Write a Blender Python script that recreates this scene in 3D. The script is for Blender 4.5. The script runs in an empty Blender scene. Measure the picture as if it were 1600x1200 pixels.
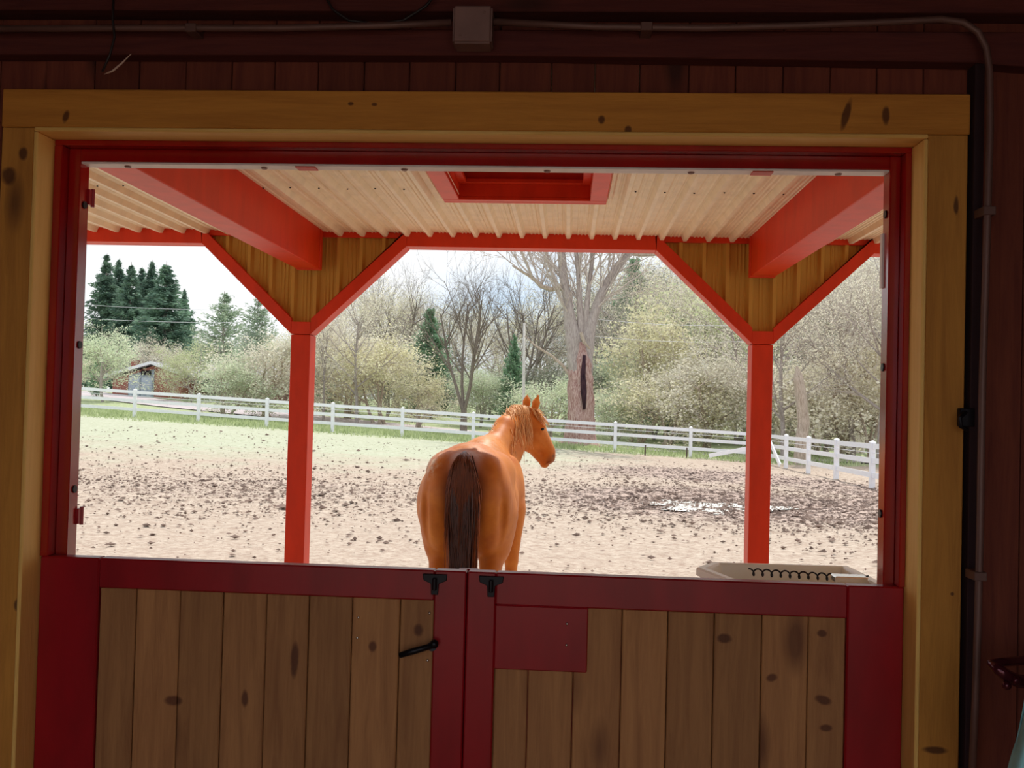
import bpy, bmesh, math, random
import numpy as np
from mathutils import Vector, Matrix, noise as mnoise
C = bpy.context.scene.collection
scene = bpy.context.scene
R = math.radians

# ---------------------------------------------------------------- camera, sky, sun, exposure
F_PX, YAW, PITCH, ROLL = 1453.0, 0.0598, 0.0212, 0.0257
CAM = Vector((0, 0, 1.8))
fw = Vector((-math.sin(YAW)*math.cos(PITCH), math.cos(YAW)*math.cos(PITCH), math.sin(PITCH)))
rt = Vector((math.cos(YAW), math.sin(YAW), 0)); up = rt.cross(fw)
cr, sr = math.cos(ROLL), math.sin(ROLL)
cam_x = rt*cr + up*sr
cam_y = up*cr - rt*sr
cd = bpy.data.cameras.new('camera'); cam = bpy.data.objects.new('camera', cd); C.objects.link(cam)
cd.sensor_fit = 'HORIZONTAL'; cd.sensor_width = 36; cd.lens = 36*F_PX/1600; cd.clip_start = .05; cd.clip_end = 600
cam.matrix_world = Matrix(((cam_x.x, cam_y.x, -fw.x, CAM.x), (cam_x.y, cam_y.y, -fw.y, CAM.y), (cam_x.z, cam_y.z, -fw.z, CAM.z), (0, 0, 0, 1)))
scene.camera = cam
scene.view_settings.view_transform = 'Standard'; scene.view_settings.look = 'None'
scene.view_settings.exposure = 0.0; scene.view_settings.gamma = 1.0; scene.view_settings.use_curve_mapping = False
try:
    scene.cycles.max_bounces = 14; scene.cycles.diffuse_bounces = 8; scene.cycles.sample_clamp_indirect = 6
except Exception: pass

SUN_EL, SUN_AZ = R(56), R(14)
sd = bpy.data.lights.new('sun', 'SUN'); sd.energy = 3.9; sd.angle = R(.6); sd.color = (1, .95, .87)
so = bpy.data.objects.new('sun', sd); C.objects.link(so)
to_sun = Vector((math.sin(SUN_AZ)*math.cos(SUN_EL), math.cos(SUN_AZ)*math.cos(SUN_EL), math.sin(SUN_EL)))
so.rotation_euler = to_sun.to_track_quat('Z', 'Y').to_euler(); so.location = (4, 20, 30)

w = bpy.data.worlds.new('sky'); scene.world = w; w.use_nodes = True
nt = w.node_tree; nt.nodes.clear()
def N(t, **k):
    n = nt.nodes.new(t)
    for a, b in k.items(): setattr(n, a, b)
    return n
tc = N('ShaderNodeTexCoord'); mp = N('ShaderNodeMapping'); mp.inputs['Scale'].default_value = (1.6, 1.6, 3.5)
nz = N('ShaderNodeTexNoise'); nz.inputs['Scale'].default_value = 1.7; nz.inputs['Detail'].default_value = 6
rp = N('ShaderNodeValToRGB'); rp.color_ramp.elements[0].position = .30; rp.color_ramp.elements[0].color = (.62, .80, 1.0, 1)
rp.color_ramp.elements[1].position = .50; rp.color_ramp.elements[1].color = (.97, .985, 1.0, 1)
bg = N('ShaderNodeBackground'); bg.inputs['Strength'].default_value = 1.1; ow = N('ShaderNodeOutputWorld')
for a, b in ((tc.outputs['Generated'], mp.inputs['Vector']), (mp.outputs[0], nz.inputs['Vector']), (nz.outputs['Fac'], rp.inputs['Fac']), (rp.outputs[0], bg.inputs['Color']), (bg.outputs[0], ow.inputs['Surface'])):
    nt.links.new(a, b)

# ---------------------------------------------------------------- helpers
def P(x, y, Y):
    """point on the plane at depth Y seen at photo position (x, y)"""
    a, b = x-800, y-600
    a, b = a*cr+b*sr, -a*sr+b*cr
    d = fw*F_PX + rt*a - up*b
    return CAM + d*(Y/d.y)
def PX(x, y, Y): return P(x, y, Y).x
def PZ(x, y, Y): return P(x, y, Y).z

def tag(o, label=None, cat=None, group=None, kind=None):
    if label: o['label'] = label
    if cat: o['category'] = cat
    if group: o['group'] = group
    if kind: o['kind'] = kind
    return o
def empty(name, loc=(0, 0, 0), label=None, cat=None, group=None, kind=None):
    o = bpy.data.objects.new(name, None); C.objects.link(o); o.location = loc; o.empty_display_size = .1
    return tag(o, label, cat, group, kind)
def link(name, me, parent=None, local=False):
    o = bpy.data.objects.new(name, me); C.objects.link(o)
    if parent is not None:
        o.parent = parent
        if not local: o.matrix_parent_inverse = Matrix.Translation(-WL(parent))
    return o
def WL(o):
    v = Vector((0, 0, 0)); 
    while o is not None:
        v = v + o.location + (o.matrix_parent_inverse.translation if o.parent else Vector())
        o = o.parent
    return v

class MB:
    def __init__(s): s.v = []; s.f = []; s.m = []
    def add(s, v, f, m=0):
        n = len(s.v); s.v += [tuple(p) for p in v]; s.f += [tuple(i+n for i in q) for q in f]; s.m += [m]*len(f); return s
    def box(s, x0, x1, y0, y1, z0, z1, m=0):
        v = [(x, y, z) for x in (x0, x1) for y in (y0, y1) for z in (z0, z1)]
        return s.add(v, [(0, 1, 3, 2), (4, 6, 7, 5), (0, 4, 5, 1), (2, 3, 7, 6), (0, 2, 6, 4), (1, 5, 7, 3)], m)
    def prism(s, front, dv, m=0):
        """polygon of points pushed along dv"""
        n = len(front); dv = Vector(dv)
        v = [Vector(p) for p in front]; v += [p+dv for p in v]
        f = [tuple(range(n)), tuple(range(2*n-1, n-1, -1))] + [(i, i+n, (i+1) % n+n, (i+1) % n) for i in range(n)]
        return s.add(v, f, m)
    def tube(s, pts, rad, n=6, m=0, cap=True):
        pts = [Vector(p) for p in pts]; k = len(pts)
        if not hasattr(rad, '__len__'): rad = [rad]*k
        v = []; ref = None
        for i, p in enumerate(pts):
            t = (pts[min(i+1, k-1)]-pts[max(i-1, 0)])
            t = t.normalized() if t.length > 1e-9 else Vector((0, 0, 1))
            if ref is None: ref = t.orthogonal().normalized()
            ref = (ref - t*ref.dot(t)); ref = ref.normalized() if ref.length > 1e-6 else t.orthogonal().normalized()
            b = t.cross(ref)
            for j in range(n):
                a = 2*math.pi*j/n; v.append(p+(ref*math.cos(a)+b*math.sin(a))*rad[i])
        f = [(i*n+j, i*n+(j+1) % n, (i+1)*n+(j+1) % n, (i+1)*n+j) for i in range(k-1) for j in range(n)]
        if cap: f += [tuple(range(n-1, -1, -1)), tuple(range((k-1)*n, k*n))]
        return s.add(v, f, m)
    def bar(s, a, b, w, h, upv=(0, 0, 1), m=0):
        a, b = Vector(a), Vector(b); t = (b-a).normalized(); u = Vector(upv); sd_ = t.cross(u).normalized(); u = sd_.cross(t)
        v = [p+sd_*i*w/2+u*j*h/2 for p in (a, b) for i in (-1, 1) for j in (-1, 1)]
        return s.add(v, [(0, 2, 3, 1), (4, 5, 7, 6), (0, 1, 5, 4), (2, 6, 7, 3), (0, 4, 6, 2), (1, 3, 7, 5)], m)
    def ball(s, c, r, n=6, k=4, sc=(1, 1, 1), m=0):
        c = Vector(c); v = [c+Vector((0, 0, r*sc[2]))]
        for i in range(1, k):
            for j in range(n):
                a, b = math.pi*i/k, 2*math.pi*j/n
                v.append(c+Vector((r*sc[0]*math.sin(a)*math.cos(b), r*sc[1]*math.sin(a)*math.sin(b), r*sc[2]*math.cos(a))))
        v.append(c-Vector((0, 0, r*sc[2])))
        f = [(0, 1+j, 1+(j+1) % n) for j in range(n)]
        f += [(1+i*n+j, 1+(i+1)*n+j, 1+(i+1)*n+(j+1) % n, 1+i*n+(j+1) % n) for i in range(k-2) for j in range(n)]
        e = len(v)-1; f += [(e, 1+(k-2)*n+(j+1) % n, 1+(k-2)*n+j) for j in range(n)]
        return s.add(v, f, m)
    def mesh(s, name, mats, bevel=0, smooth=False, seg=1):
        me = bpy.data.meshes.new(name); me.from_pydata(s.v, [], s.f)
        for m in (mats if isinstance(mats, (list, tuple)) else [mats]): me.materials.append(m)
        if any(s.m): me.polygons.foreach_set('material_index', s.m)
        bm = bmesh.new(); bm.from_mesh(me)
        bmesh.ops.recalc_face_normals(bm, faces=bm.faces)
        if bevel: bmesh.ops.bevel(bm, geom=bm.edges[:], offset=bevel, segments=seg, affect='EDGES', clamp_overlap=True)
        bm.to_mesh(me); bm.free()
        if smooth: me.polygons.foreach_set('use_smooth', [True]*len(me.polygons))
        me.update(); return me
    def build(s, name, mats, parent=None, bevel=0, smooth=False, local=False, seg=1):
        return link(name, s.mesh(name, mats, bevel, smooth, seg), parent, local)

def board(name, px, Y, t, mat, parent=None, bevel=.003):
    """a board whose front face corners are photo points on plane Y, t thick away from the viewer"""
    return MB().prism([P(x, y, Y) for x, y in px], (0, t, 0)).build(name, mat, parent, bevel)
def bx(name, x0, x1, y0, y1, z0, z1, mat, parent=None, bevel=.003):
    return MB().box(x0, x1, y0, y1, z0, z1).build(name, mat, parent, bevel)

# ---------------------------------------------------------------- materials
def mat(name, fn):
    m = bpy.data.materials.new(name); m.use_nodes = True; t = m.node_tree
    b = t.nodes['Principled BSDF']; fn(t, b); return m
def nn(t, typ, **k):
    n = t.nodes.new(typ)
    for a, b in k.items():
        if a.startswith('_'): n.inputs[a[1:].replace('_', ' ')].default_value = b
        else: setattr(n, a, b)
    return n
def ramp(t, fac, stops):
    r = t.nodes.new('ShaderNodeValToRGB'); e = r.color_ramp.elements
    while len(e) < len(stops): e.new(.5)
    for i, (p, c) in enumerate(stops): e[i].position = p; e[i].color = (*c, 1)
    t.links.new(fac, r.inputs['Fac']); return r.outputs[0]
def coords(t, scale=(1, 1, 1), kind='Object'):
    c = nn(t, 'ShaderNodeTexCoord'); m = nn(t, 'ShaderNodeMapping'); m.inputs['Scale'].default_value = scale
    t.links.new(c.outputs[kind], m.inputs['Vector']); return m.outputs[0]
def noise(t, vec, scale, detail=4, rough=.55, dist=0):
    n = nn(t, 'ShaderNodeTexNoise'); n.inputs['Scale'].default_value = scale; n.inputs['Detail'].default_value = detail
    n.inputs['Roughness'].default_value = rough; n.inputs['Distortion'].default_value = dist
    t.links.new(vec, n.inputs['Vector']); return n.outputs['Fac']
def mix(t, fac, a, b, mode='MIX'):
    m = nn(t, 'ShaderNodeMix', data_type='RGBA', blend_type=mode)
    for i, v in ((0, fac), (6, a), (7, b)):
        if isinstance(v, (int, float)): m.inputs[i].default_value = v
        elif isinstance(v, tuple): m.inputs[i].default_value = (*v, 1)
        else: t.links.new(v, m.inputs[i])
    return m.outputs[2]
def math_(t, op, a, b=0, c=None):
    m = nn(t, 'ShaderNodeMath', operation=op)
    for i, v in enumerate((a, b) if c is None else (a, b, c)):
        if isinstance(v, (int, float)): m.inputs[i].default_value = v
        else: t.links.new(v, m.inputs[i])
    return m.outputs[0]
def bump(t, b, h, s=.3, d=.01):
    n = nn(t, 'ShaderNodeBump'); n.inputs['Strength'].default_value = s; n.inputs['Distance'].default_value = d
    t.links.new(h, n.inputs['Height']); t.links.new(n.outputs[0], b.inputs['Normal'])
def objrand(t):
    return nn(t, 'ShaderNodeObjectInfo').outputs['Random']

def wood(name, c1, c2, knot, axis='Z', rough=.7, vary=.35, spec=.3, knots=()):
    sc = {'Z': (14, 14, 1.1), 'X': (1.1, 14, 14), 'Y': (14, 1.1, 14)}[axis]
    ks = {'Z': (4.5, 4.5, 1.6), 'X': (1.6, 4.5, 4.5), 'Y': (4.5, 1.6, 4.5)}[axis]
    def f(t, b):
        r = objrand(t)
        co = nn(t, 'ShaderNodeTexCoord'); sh = nn(t, 'ShaderNodeVectorMath', operation='ADD')
        cb = nn(t, 'ShaderNodeCombineXYZ'); t.links.new(math_(t, 'MULTIPLY', r, 37.0), cb.inputs[0]); t.links.new(math_(t, 'MULTIPLY', r, 17.0), cb.inputs[2])
        t.links.new(co.outputs['Object'], sh.inputs[0]); t.links.new(cb.outputs[0], sh.inputs[1])
        m = nn(t, 'ShaderNodeMapping'); m.inputs['Scale'].default_value = sc; t.links.new(sh.outputs[0], m.inputs['Vector'])
        g = noise(t, m.outputs[0], 2.2, 6, .65, .6)
        g2 = noise(t, m.outputs[0], 9, 3, .6, .2)
        col = ramp(t, g, [(.3, c2), (.62, c1)])
        col = mix(t, math_(t, 'MULTIPLY', g2, .35), col, c2)
        m2 = nn(t, 'ShaderNodeMapping'); m2.inputs['Scale'].default_value = ks; t.links.new(sh.outputs[0], m2.inputs['Vector'])
        v = nn(t, 'ShaderNodeTexVoronoi'); v.inputs['Scale'].default_value = .9; t.links.new(m2.outputs[0], v.inputs['Vector'])
        kk = ramp(t, v.outputs['Distance'], [(.06, (1, 1, 1)), (.16, (0, 0, 0))])
        col = mix(t, math_(t, 'MULTIPLY', kk, .75), col, knot)
        if knots:      # knots of the real boards, where they sit in the wood
            ws = nn(t, 'ShaderNodeSeparateXYZ'); t.links.new(nn(t, 'ShaderNodeNewGeometry').outputs['Position'], ws.inputs[0])
            wob = math_(t, 'MULTIPLY_ADD', noise(t, co.outputs['Object'], 30, 3), .9, -.45)
            for kx, kz, ry, rz, tilt in knots:
                dx = math_(t, 'SUBTRACT', ws.outputs[0], kx); dz = math_(t, 'SUBTRACT', ws.outputs[2], kz)
                dx = math_(t, 'MULTIPLY_ADD', dz, -tilt, dx)
                d2 = math_(t, 'ADD', math_(t, 'POWER', math_(t, 'ABSOLUTE', math_(t, 'DIVIDE', dx, ry)), 2), math_(t, 'POWER', math_(t, 'ABSOLUTE', math_(t, 'DIVIDE', dz, rz)), 2))
                col = mix(t, ramp(t, math_(t, 'ADD', d2, wob), [(.35, (.85, .85, .85)), (1.0, (0, 0, 0))]), col, knot)
        hv = nn(t, 'ShaderNodeHueSaturation'); t.links.new(col, hv.inputs['Color'])
        t.links.new(math_(t, 'MULTIPLY_ADD', r, vary, 1-vary/2), hv.inputs['Value'])
        t.links.new(hv.outputs[0], b.inputs['Base Color']); b.inputs['Roughness'].default_value = rough
        b.inputs['Specular IOR Level'].default_value = spec
        bump(t, b, g2, .35, .004)
    return mat(name, f)
def paint(name, c, rough=.35, var=.12, spec=.5):
    def f(t, b):
        n = noise(t, coords(t, (3, 3, 1)), 3, 5, .6)
        d = tuple(x*(1-var*2.2) for x in c)
        t.links.new(ramp(t, n, [(.35, d), (.6, c)]), b.inputs['Base Color'])
        b.inputs['Roughness'].default_value = rough; b.inputs['Specular IOR Level'].default_value = spec
        bump(t, b, noise(t, coords(t, (8, 8, 2)), 12, 3), .12, .002)
    return mat(name, f)
def plain(name, c, rough=.6, metal=0, c2=None, scale=8):
    def f(t, b):
        n = noise(t, coords(t), scale, 4)
        t.links.new(ramp(t, n, [(.35, c2 or tuple(x*.8 for x in c)), (.65, c)]), b.inputs['Base Color'])
        b.inputs['Roughness'].default_value = rough; b.inputs['Metallic'].default_value = metal
    return mat(name, f)

M_case_h = wood('pine casing board', (.68, .285, .045), (.50, .19, .028), (.08, .02, .008), 'X', .75, .1, knots=[(PX(x, y, 2.62), PZ(x, y, 2.62), a, b, c) for x, y, a, b, c in ((1322, 180, .012, .05, .25), (1384, 180, .012, .03, .0), (940, 187, .012, .014, 0), (981, 203, .012, .014, 0), (103, 182, .012, .022, .2), (585, 163, .01, .006, 0), (548, 162, .01, .006, 0))])
M_case_v = wood('pine casing upright', (.62, .275, .05), (.42, .17, .03), (.07, .02, .01), 'Z', .75, .1, knots=[(PX(x, y, 2.62), PZ(x, y, 2.62), a, b, c) for x, y, a, b, c in ((36, 240, .016, .022, 0), (14, 275, .028, .032, 0), (1494, 320, .008, .03, 0), (1460, 1172, .04, .012, 0), (28, 945, .014, .022, 0), (1488, 928, .006, .006, 0))])
M_reveal = wood('lit pine edge', (.95, .60, .19), (.84, .48, .12), (.3, .12, .03), 'Z', .5, .1)  # casing pine made paler, side light put into its colour
M_reveal_h = wood('lit pine edge flat', (.95, .60, .19), (.84, .48, .12), (.3, .12, .03), 'X', .5, .1)
M_plank = wood('door plank wood', (.48, .225, .085), (.30, .125, .048), (.10, .03, .015), 'Z', .65, .3, knots=[(PX(x, y, 2.715), PZ(x, y, 2.715), a, b, c) for x, y, a, b, c in ((1132, 998, .024, .016, 0), (1206, 1059, .018, .014, .3), (1286, 1094, .026, .016, -.4), (1290, 1138, .022, .012, 0), (1285, 990, .016, .012, 0), (654, 985, .018, .022, 0), (382, 1092, .012, .03, 0), (460, 1030, .014, .06, 0), (582, 1010, .014, .02, 0), (270, 1095, .03, .018, 0))])
M_wallp = wood('old brown wall plank', (.20, .05, .026), (.12, .026, .018), (.03, .01, .008), 'Z', .85, .35)
M_beam_in = wood('dark beam', (.13, .03, .022), (.075, .016, .016), (.03, .01, .008), 'X', .85, .1)
M_ceil = wood('dark ceiling board', (.11, .035, .028), (.07, .02, .02), (.03, .01, .008), 'Y', .85, .2)
M_red_dim = paint('dimmed gloss red paint', (.34, .005, .012), .32, .1, .4)  # same red as the canopy, darkened for the indoor shade
M_frame_dim = paint('dimmed gloss red frame paint', (.36, .007, .006), .14, .1, .7)  # same red again, indoor shade put into the colour
M_red_lit = paint('lit red canopy paint', (.70, .038, .006), .42, .06, .3)  # same red as the doors, kept brighter for the outdoor light
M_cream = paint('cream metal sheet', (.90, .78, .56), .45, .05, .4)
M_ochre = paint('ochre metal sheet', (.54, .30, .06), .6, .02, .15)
M_white = plain('white vinyl', (.86, .87, .92), .35, c2=(.80, .82, .88))
M_strip = plain('pale weather strip', (.9, .82, .80), .4)  # also colours the reflection plate on the right jamb
M_black = plain('black iron', (.012, .010, .014), .4, .6)
M_steel = plain('bright screw steel', (.8, .78, .72), .25, 1)
M_pipe = plain('dull conduit paint', (.17, .085, .07), .5, .2)
M_box = plain('grey box steel', (.30, .17, .15), .55, .3)
M_cable = plain('dark cable', (.02, .012, .012), .5)
M_straw = plain('pale straw', (.75, .55, .45), .6)
M_trough = plain('cream plastic', (.90, .87, .78), .3, c2=(.86, .82, .72))
M_teal = plain('teal cloth', (.34, .70, .74), .85, c2=(.24, .54, .60), scale=14)
M_maroon = plain('dark maroon lacquered metal', (.10, .015, .025), .15, .5)
M_floor = plain('pale bounce floor', (.60, .42, .26), .9, c2=(.46, .31, .19), scale=3)  # unseen floor, paled to bounce warm light indoors

# ---------------------------------------------------------------- terrain
def sstep(t):
    t = min(max(t, 0), 1); return t*t*(3-2*t)
def ground_z(X, Y):
    s = sstep((Y-9)/29)
    z = s*(-.0405*min(max(X, -32), 8)-.01)
    z += sstep((Y-41)/30)*sstep((2-X)/16)*.75
    return z
def ground_np(X, Y):
    st = lambda t: (lambda u: u*u*(3-2*u))(np.clip(t, 0, 1))
    z = st((Y-9)/29)*(-.0405*np.clip(X, -32, 8)-.01)
    return z + st((Y-41)/30)*st((2-X)/16)*.75
def vnoise(X, Y, seed=0):
    def h(i, j): 
        v = np.sin(i*127.1+j*311.7+seed*74.7)*43758.5453; return v-np.floor(v)
    i, j = np.floor(X), np.floor(Y); u, v = X-i, Y-j; u = u*u*(3-2*u); v = v*v*(3-2*v)
    return (h(i, j)*(1-u)+h(i+1, j)*u)*(1-v)+(h(i, j+1)*(1-u)+h(i+1, j+1)*u)*v
def fbm(X, Y, o=4, seed=0):
    s = 0; a = .5
    for k in range(o): s = s+a*vnoise(X*2**k, Y*2**k, seed+k*7); a *= .5
    return s
def mud_mask(X, Y):
    m = np.zeros_like(X)
    for cx, cy, rx, ry, k in ((3.0, 18.5, 4.0, 4.0, 1), (6.8, 17.5, 3.4, 4.5, 1), (-6.5, 17.5, 6.5, 3.6, .45), (4.5, 27, 5.5, 4.5, .8), (7.2, 24, 2.5, 6, .7)):
        m = np.maximum(m, k*np.clip(1.35-np.sqrt(((X-cx)/rx)**2+((Y-cy)/ry)**2), 0, 1))
    return m
def m_ground():
    def f(t, b):
        at = nn(t, 'ShaderNodeAttribute', attribute_name='zone'); sep = nn(t, 'ShaderNodeSeparateColor'); t.links.new(at.outputs['Color'], sep.inputs[0])
        c = coords(t, (1, 1, 1)); n1 = noise(t, c, .8, 6, .6); n2 = noise(t, c, 7, 6, .7); n3 = noise(t, coords(t, (3, 9, 3)), 3.5, 6, .72)
        sand = ramp(t, n2, [(.3, (.36, .27, .215)), (.62, (.55, .47, .39))])
        sand = mix(t, ramp(t, n3, [(.50, (0, 0, 0)), (.60, (.85, .85, .85))]), sand, (.30, .22, .175))
        grass = ramp(t, n2, [(.3, (.36, .38, .26)), (.6, (.48, .50, .39))])
        mud = ramp(t, n2, [(.42, (.06, .038, .034)), (.56, (.48, .375, .325))])
        verge = ramp(t, n2, [(.3, (.22, .28, .13)), (.65, (.47, .52, .33))])
        g = math_(t, 'ADD', sep.outputs[0], math_(t, 'MULTIPLY_ADD', n1, 1.2, -.6))
        col = mix(t, ramp(t, g, [(.3, (0, 0, 0)), (1.0, (1, 1, 1))]), sand, grass)
        g = math_(t, 'ADD', sep.outputs[1], math_(t, 'MULTIPLY_ADD', n3, 1.8, -.95))
        col = mix(t, ramp(t, g, [(.34, (0, 0, 0)), (.58, (1, 1, 1))]), col, mud)
        col = mix(t, sep.outputs[2], col, verge)
        t.links.new(col, b.inputs['Base Color']); b.inputs['Roughness'].default_value = .95; b.inputs['Specular IOR Level'].default_value = .15
        bump(t, b, n2, .7, .05)
    return mat('paddock soil', f)
M_ground = m_ground()
PUD = float(ground_np(np.array(2.75), np.array(17.6)))
def grid_mesh(name, xs, ys, disp, matl):
    X, Y = np.meshgrid(xs, ys); Z = ground_np(X, Y)
    mud = mud_mask(X, Y)
    if disp:
        n = fbm(X*3.1, Y*4.1, 4, 1)-.5; n2 = fbm(X*.9, Y*.9, 3, 5)-.5
        Z = Z+(n*.05+n2*.05)*np.clip((Y-6)/3, 0, 1)+mud*(np.abs(fbm(X*3.6, Y*4.6, 4, 9)-.46)*-.62+.07)
    pm = np.clip(1.6-np.sqrt(((X-2.75)/1.5)**2+((Y-17.6)/1.1)**2), 0, 1); pm = np.clip(pm*1.6, 0, 1)
    Z = Z*(1-pm)+pm*(ground_np(X, Y)*0+PUD+(fbm(X*3, Y*3, 3, 31)-.44)*.10-.012)
    gr = np.clip((Y-18+3*(fbm(X*.35, Y*.5, 3, 21)-.45))/13, 0, 1)*np.clip((4-X)/8, 0, 1)*1.15+np.clip((Y-26)/5, 0, 1)*.12
    verge = np.clip((Y-37.5+np.clip(fbm(X*2, Y*2, 3, 3)-.4, -1, 1)*4)/2, 0, 1)
    v = np.stack([X, Y, Z], -1).reshape(-1, 3); ny, nx = X.shape
    i = np.arange(ny-1)[:, None]*nx+np.arange(nx-1)[None]; q = np.stack([i, i+1, i+1+nx, i+nx], -1).reshape(-1, 4)
    me = bpy.data.meshes.new(name); me.vertices.add(len(v)); me.vertices.foreach_set('co', v.ravel())
    me.loops.add(q.size); me.loops.foreach_set('vertex_index', q.ravel().astype(np.int32)); me.polygons.add(len(q))
    me.polygons.foreach_set('loop_start', np.arange(0, q.size, 4, dtype=np.int32)); me.polygons.foreach_set('loop_total', np.full(len(q), 4, np.int32))
    me.update(); me.validate(); me.polygons.foreach_set('use_smooth', np.ones(len(q), bool))
    a = me.color_attributes.new('zone', 'FLOAT_COLOR', 'POINT')
    col = np.stack([gr, mud, verge, np.ones_like(gr)], -1).reshape(-1)
    a.data.foreach_set('color', col.astype(np.float32)); me.materials.append(matl); return me
ys_near = np.concatenate([np.arange(2.9, 7, .4), np.arange(7, 42.01, .085)])
gp = link('ground', grid_mesh('ground', np.arange(-26, 14.01, .1), ys_near, True, M_ground))
tag(gp, 'sunlit paddock ground of pale sand, churned mud and thin grass', 'ground', kind='structure')
xs = np.arange(-110, 110.1, 2); ysf = np.arange(42.0, 170, 2)
gf = link('ground', grid_mesh('ground', xs, ysf, False, M_ground)); tag(gf, 'grass beyond the white fence under the trees', 'ground', kind='structure')
for x0, x1 in ((-110, -26), (14, 110)):
    o = link('ground', grid_mesh('ground', np.linspace(x0, x1, 30), np.linspace(2.9, 42, 20), False, M_ground)); tag(o, 'paddock ground off to one side', 'ground', kind='structure')
o = link('ground', grid_mesh('ground', np.linspace(-110, 110, 12), np.linspace(-60, -1.38, 12), False, M_ground)); tag(o, 'yard ground behind the barn', 'ground', kind='structure')

# driveway behind the fence (pale strip at left)
def strip(name, pts, width, matl, lift=.02, n=24):
    mb = MB(); v = []; f = []
    for k in range(n+1):
        t = k/n*(len(pts)-1); i = min(int(t), len(pts)-2); u = t-i
        p = Vector(pts[i])*(1-u)+Vector(pts[i+1])*u; d = (Vector(pts[i+1])-Vector(pts[i])).normalized(); s = Vector((-d.y, d.x))
        for e in (-1, -.33, .33, 1):
            q = p+s*e*width/2; v.append((q.x, q.y, ground_z(q.x, q.y)+lift))
    f = [(k*4+j, k*4+j+1, (k+1)*4+j+1, (k+1)*4+j) for k in range(n) for j in range(3)]
    return mb.add(v, f).build(name, matl)
M_drive = plain('pale gravel', (.52, .46, .48), .9, c2=(.42, .37, .39), scale=2)
o = strip('driveway', [(-34, 60), (-22, 53), (-12, 49), (-4, 47)], 4.5, M_drive, .05); tag(o, 'pale gravel driveway beyond the white fence', 'driveway', kind='structure')
o = strip('driveway', [(-2, 44.5), (6, 42.2), (16, 40)], 2.2, M_drive, .05); tag(o, 'pale track beyond the fence beside the big hollow tree', 'driveway', kind='structure')

# ---------------------------------------------------------------- barn shell
YC, YW, YF1, YF2, YIN = 2.62, 2.66, 2.706, 2.746, 2.80   # casing, wall, frame step 1, step 2, inner edge
XL0, XR0, ZT0 = -1.565, .967, 2.5626                      # inner edges of casing
XW0, XW1, ZC = -2.6, 2.3, 3.35
wf = tag(empty('wall_front', (0, YW, 0)), 'plank wall around the stable doorway', 'wall', kind='structure')
core = MB().box(XW0-1, XL0-.02, 2.69, 2.84, 0, ZC).box(XR0+.02, XW1+1.2, 2.69, 2.84, 0, ZC).box(XL0-.02, XR0+.02, 2.69, 2.84, ZT0+.02, ZC)
core.build('wall_core', M_cream, wf)
# vertical planks above the header
zb = 2.60
edges = [-140, -70, 0, 72, 148, 217, 290, 362, 429, 497, 569, 640, 712, 781, 862, 930, 1000, 1077, 1150, 1224, 1298, 1371, 1444, 1518]
for a, b in zip(edges, edges[1:]):
    xa, xb = PX(a, 110, YW), PX(b, 110, YW); j = random.Random(a).uniform(-.002, .003)
    bx('plank', xa+.0012, xb-.0012, YW+j, 2.69, zb, ZC, M_wallp, wf)
# right side planks (beyond the casing) and left
x = PX(1518, 110, YW); k = 0
while x < XW1:
    bx('plank', x+.0015, min(x+.15, XW1)-.0015, YW+.002*(k % 2), 2.69, 0, ZC, M_wallp, wf); x += .15; k += 1
x = PX(-140, 110, YW); 
while x > XW0:
    bx('plank', max(x-.13, XW0)+.0015, x-.0015, YW, 2.69, 0, ZC, M_wallp, wf); x -= .13
# planks behind left casing
bx('plank', PX(-140, 110, YW), XL0-.14, YW+.004, 2.69, 0, zb, M_wallp, wf)
# ledger beam above and upper board
o = board('trim_1', [(-160, 42), (1640, 50), (1640, 106), (1519, 97), (800, 86), (-160, 84)], 2.60, .06, M_beam_in); tag(o, 'dark horizontal ledger board above the doorway planks', 'board', kind='structure')
o = board('trim_2', [(-160, -90), (1640, -80), (1640, 20), (-160, 14)], 2.585, .075, M_beam_in); tag(o, 'dark upper board along the ceiling', 'board', kind='structure')
# casing
zc0 = PZ(800, 143, YC)
xo_l, xo_r = PX(4, 140, YC), PX(1517, 150, YC)
o = bx('trim_3', xo_l, xo_r, YC, 2.69, ZT0+.0125, zc0, M_case_h); tag(o, 'knotty pine header board above the doorway', 'trim', kind='structure')
o = bx('trim_4', PX(-8, 500, YC), XL0-.0125, YC, 2.69, 0, ZT0+.011, M_case_v); tag(o, 'knotty pine casing board left of the doorway', 'trim', kind='structure')
o = bx('trim_5', XR0+.0125, xo_r-.005, YC, 2.69, 0, ZT0+.011, M_case_v); tag(o, 'knotty pine casing board right of the doorway', 'trim', kind='structure')
# reveal boards inside the casing, pine coloured as if daylit
t_ = .012
o = bx('trim_6', XL0-t_, XR0+t_, YC-.004, YF1+.02, ZT0, ZT0+t_, M_reveal_h); tag(o, 'pine reveal lightened as if daylit across the top of the doorway', 'trim', kind='structure')
o = bx('trim_7', XL0-t_, XL0, YC-.004, YF1+.02, 0, ZT0-.001, M_reveal); tag(o, 'pine reveal lightened as if daylit down the left of the doorway', 'trim', kind='structure')
o = bx('trim_8', XR0, XR0+t_, YC-.004, YF1+.02, 0, ZT0-.001, M_reveal); tag(o, 'pine reveal lightened as if daylit down the right of the doorway', 'trim', kind='structure')
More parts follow.
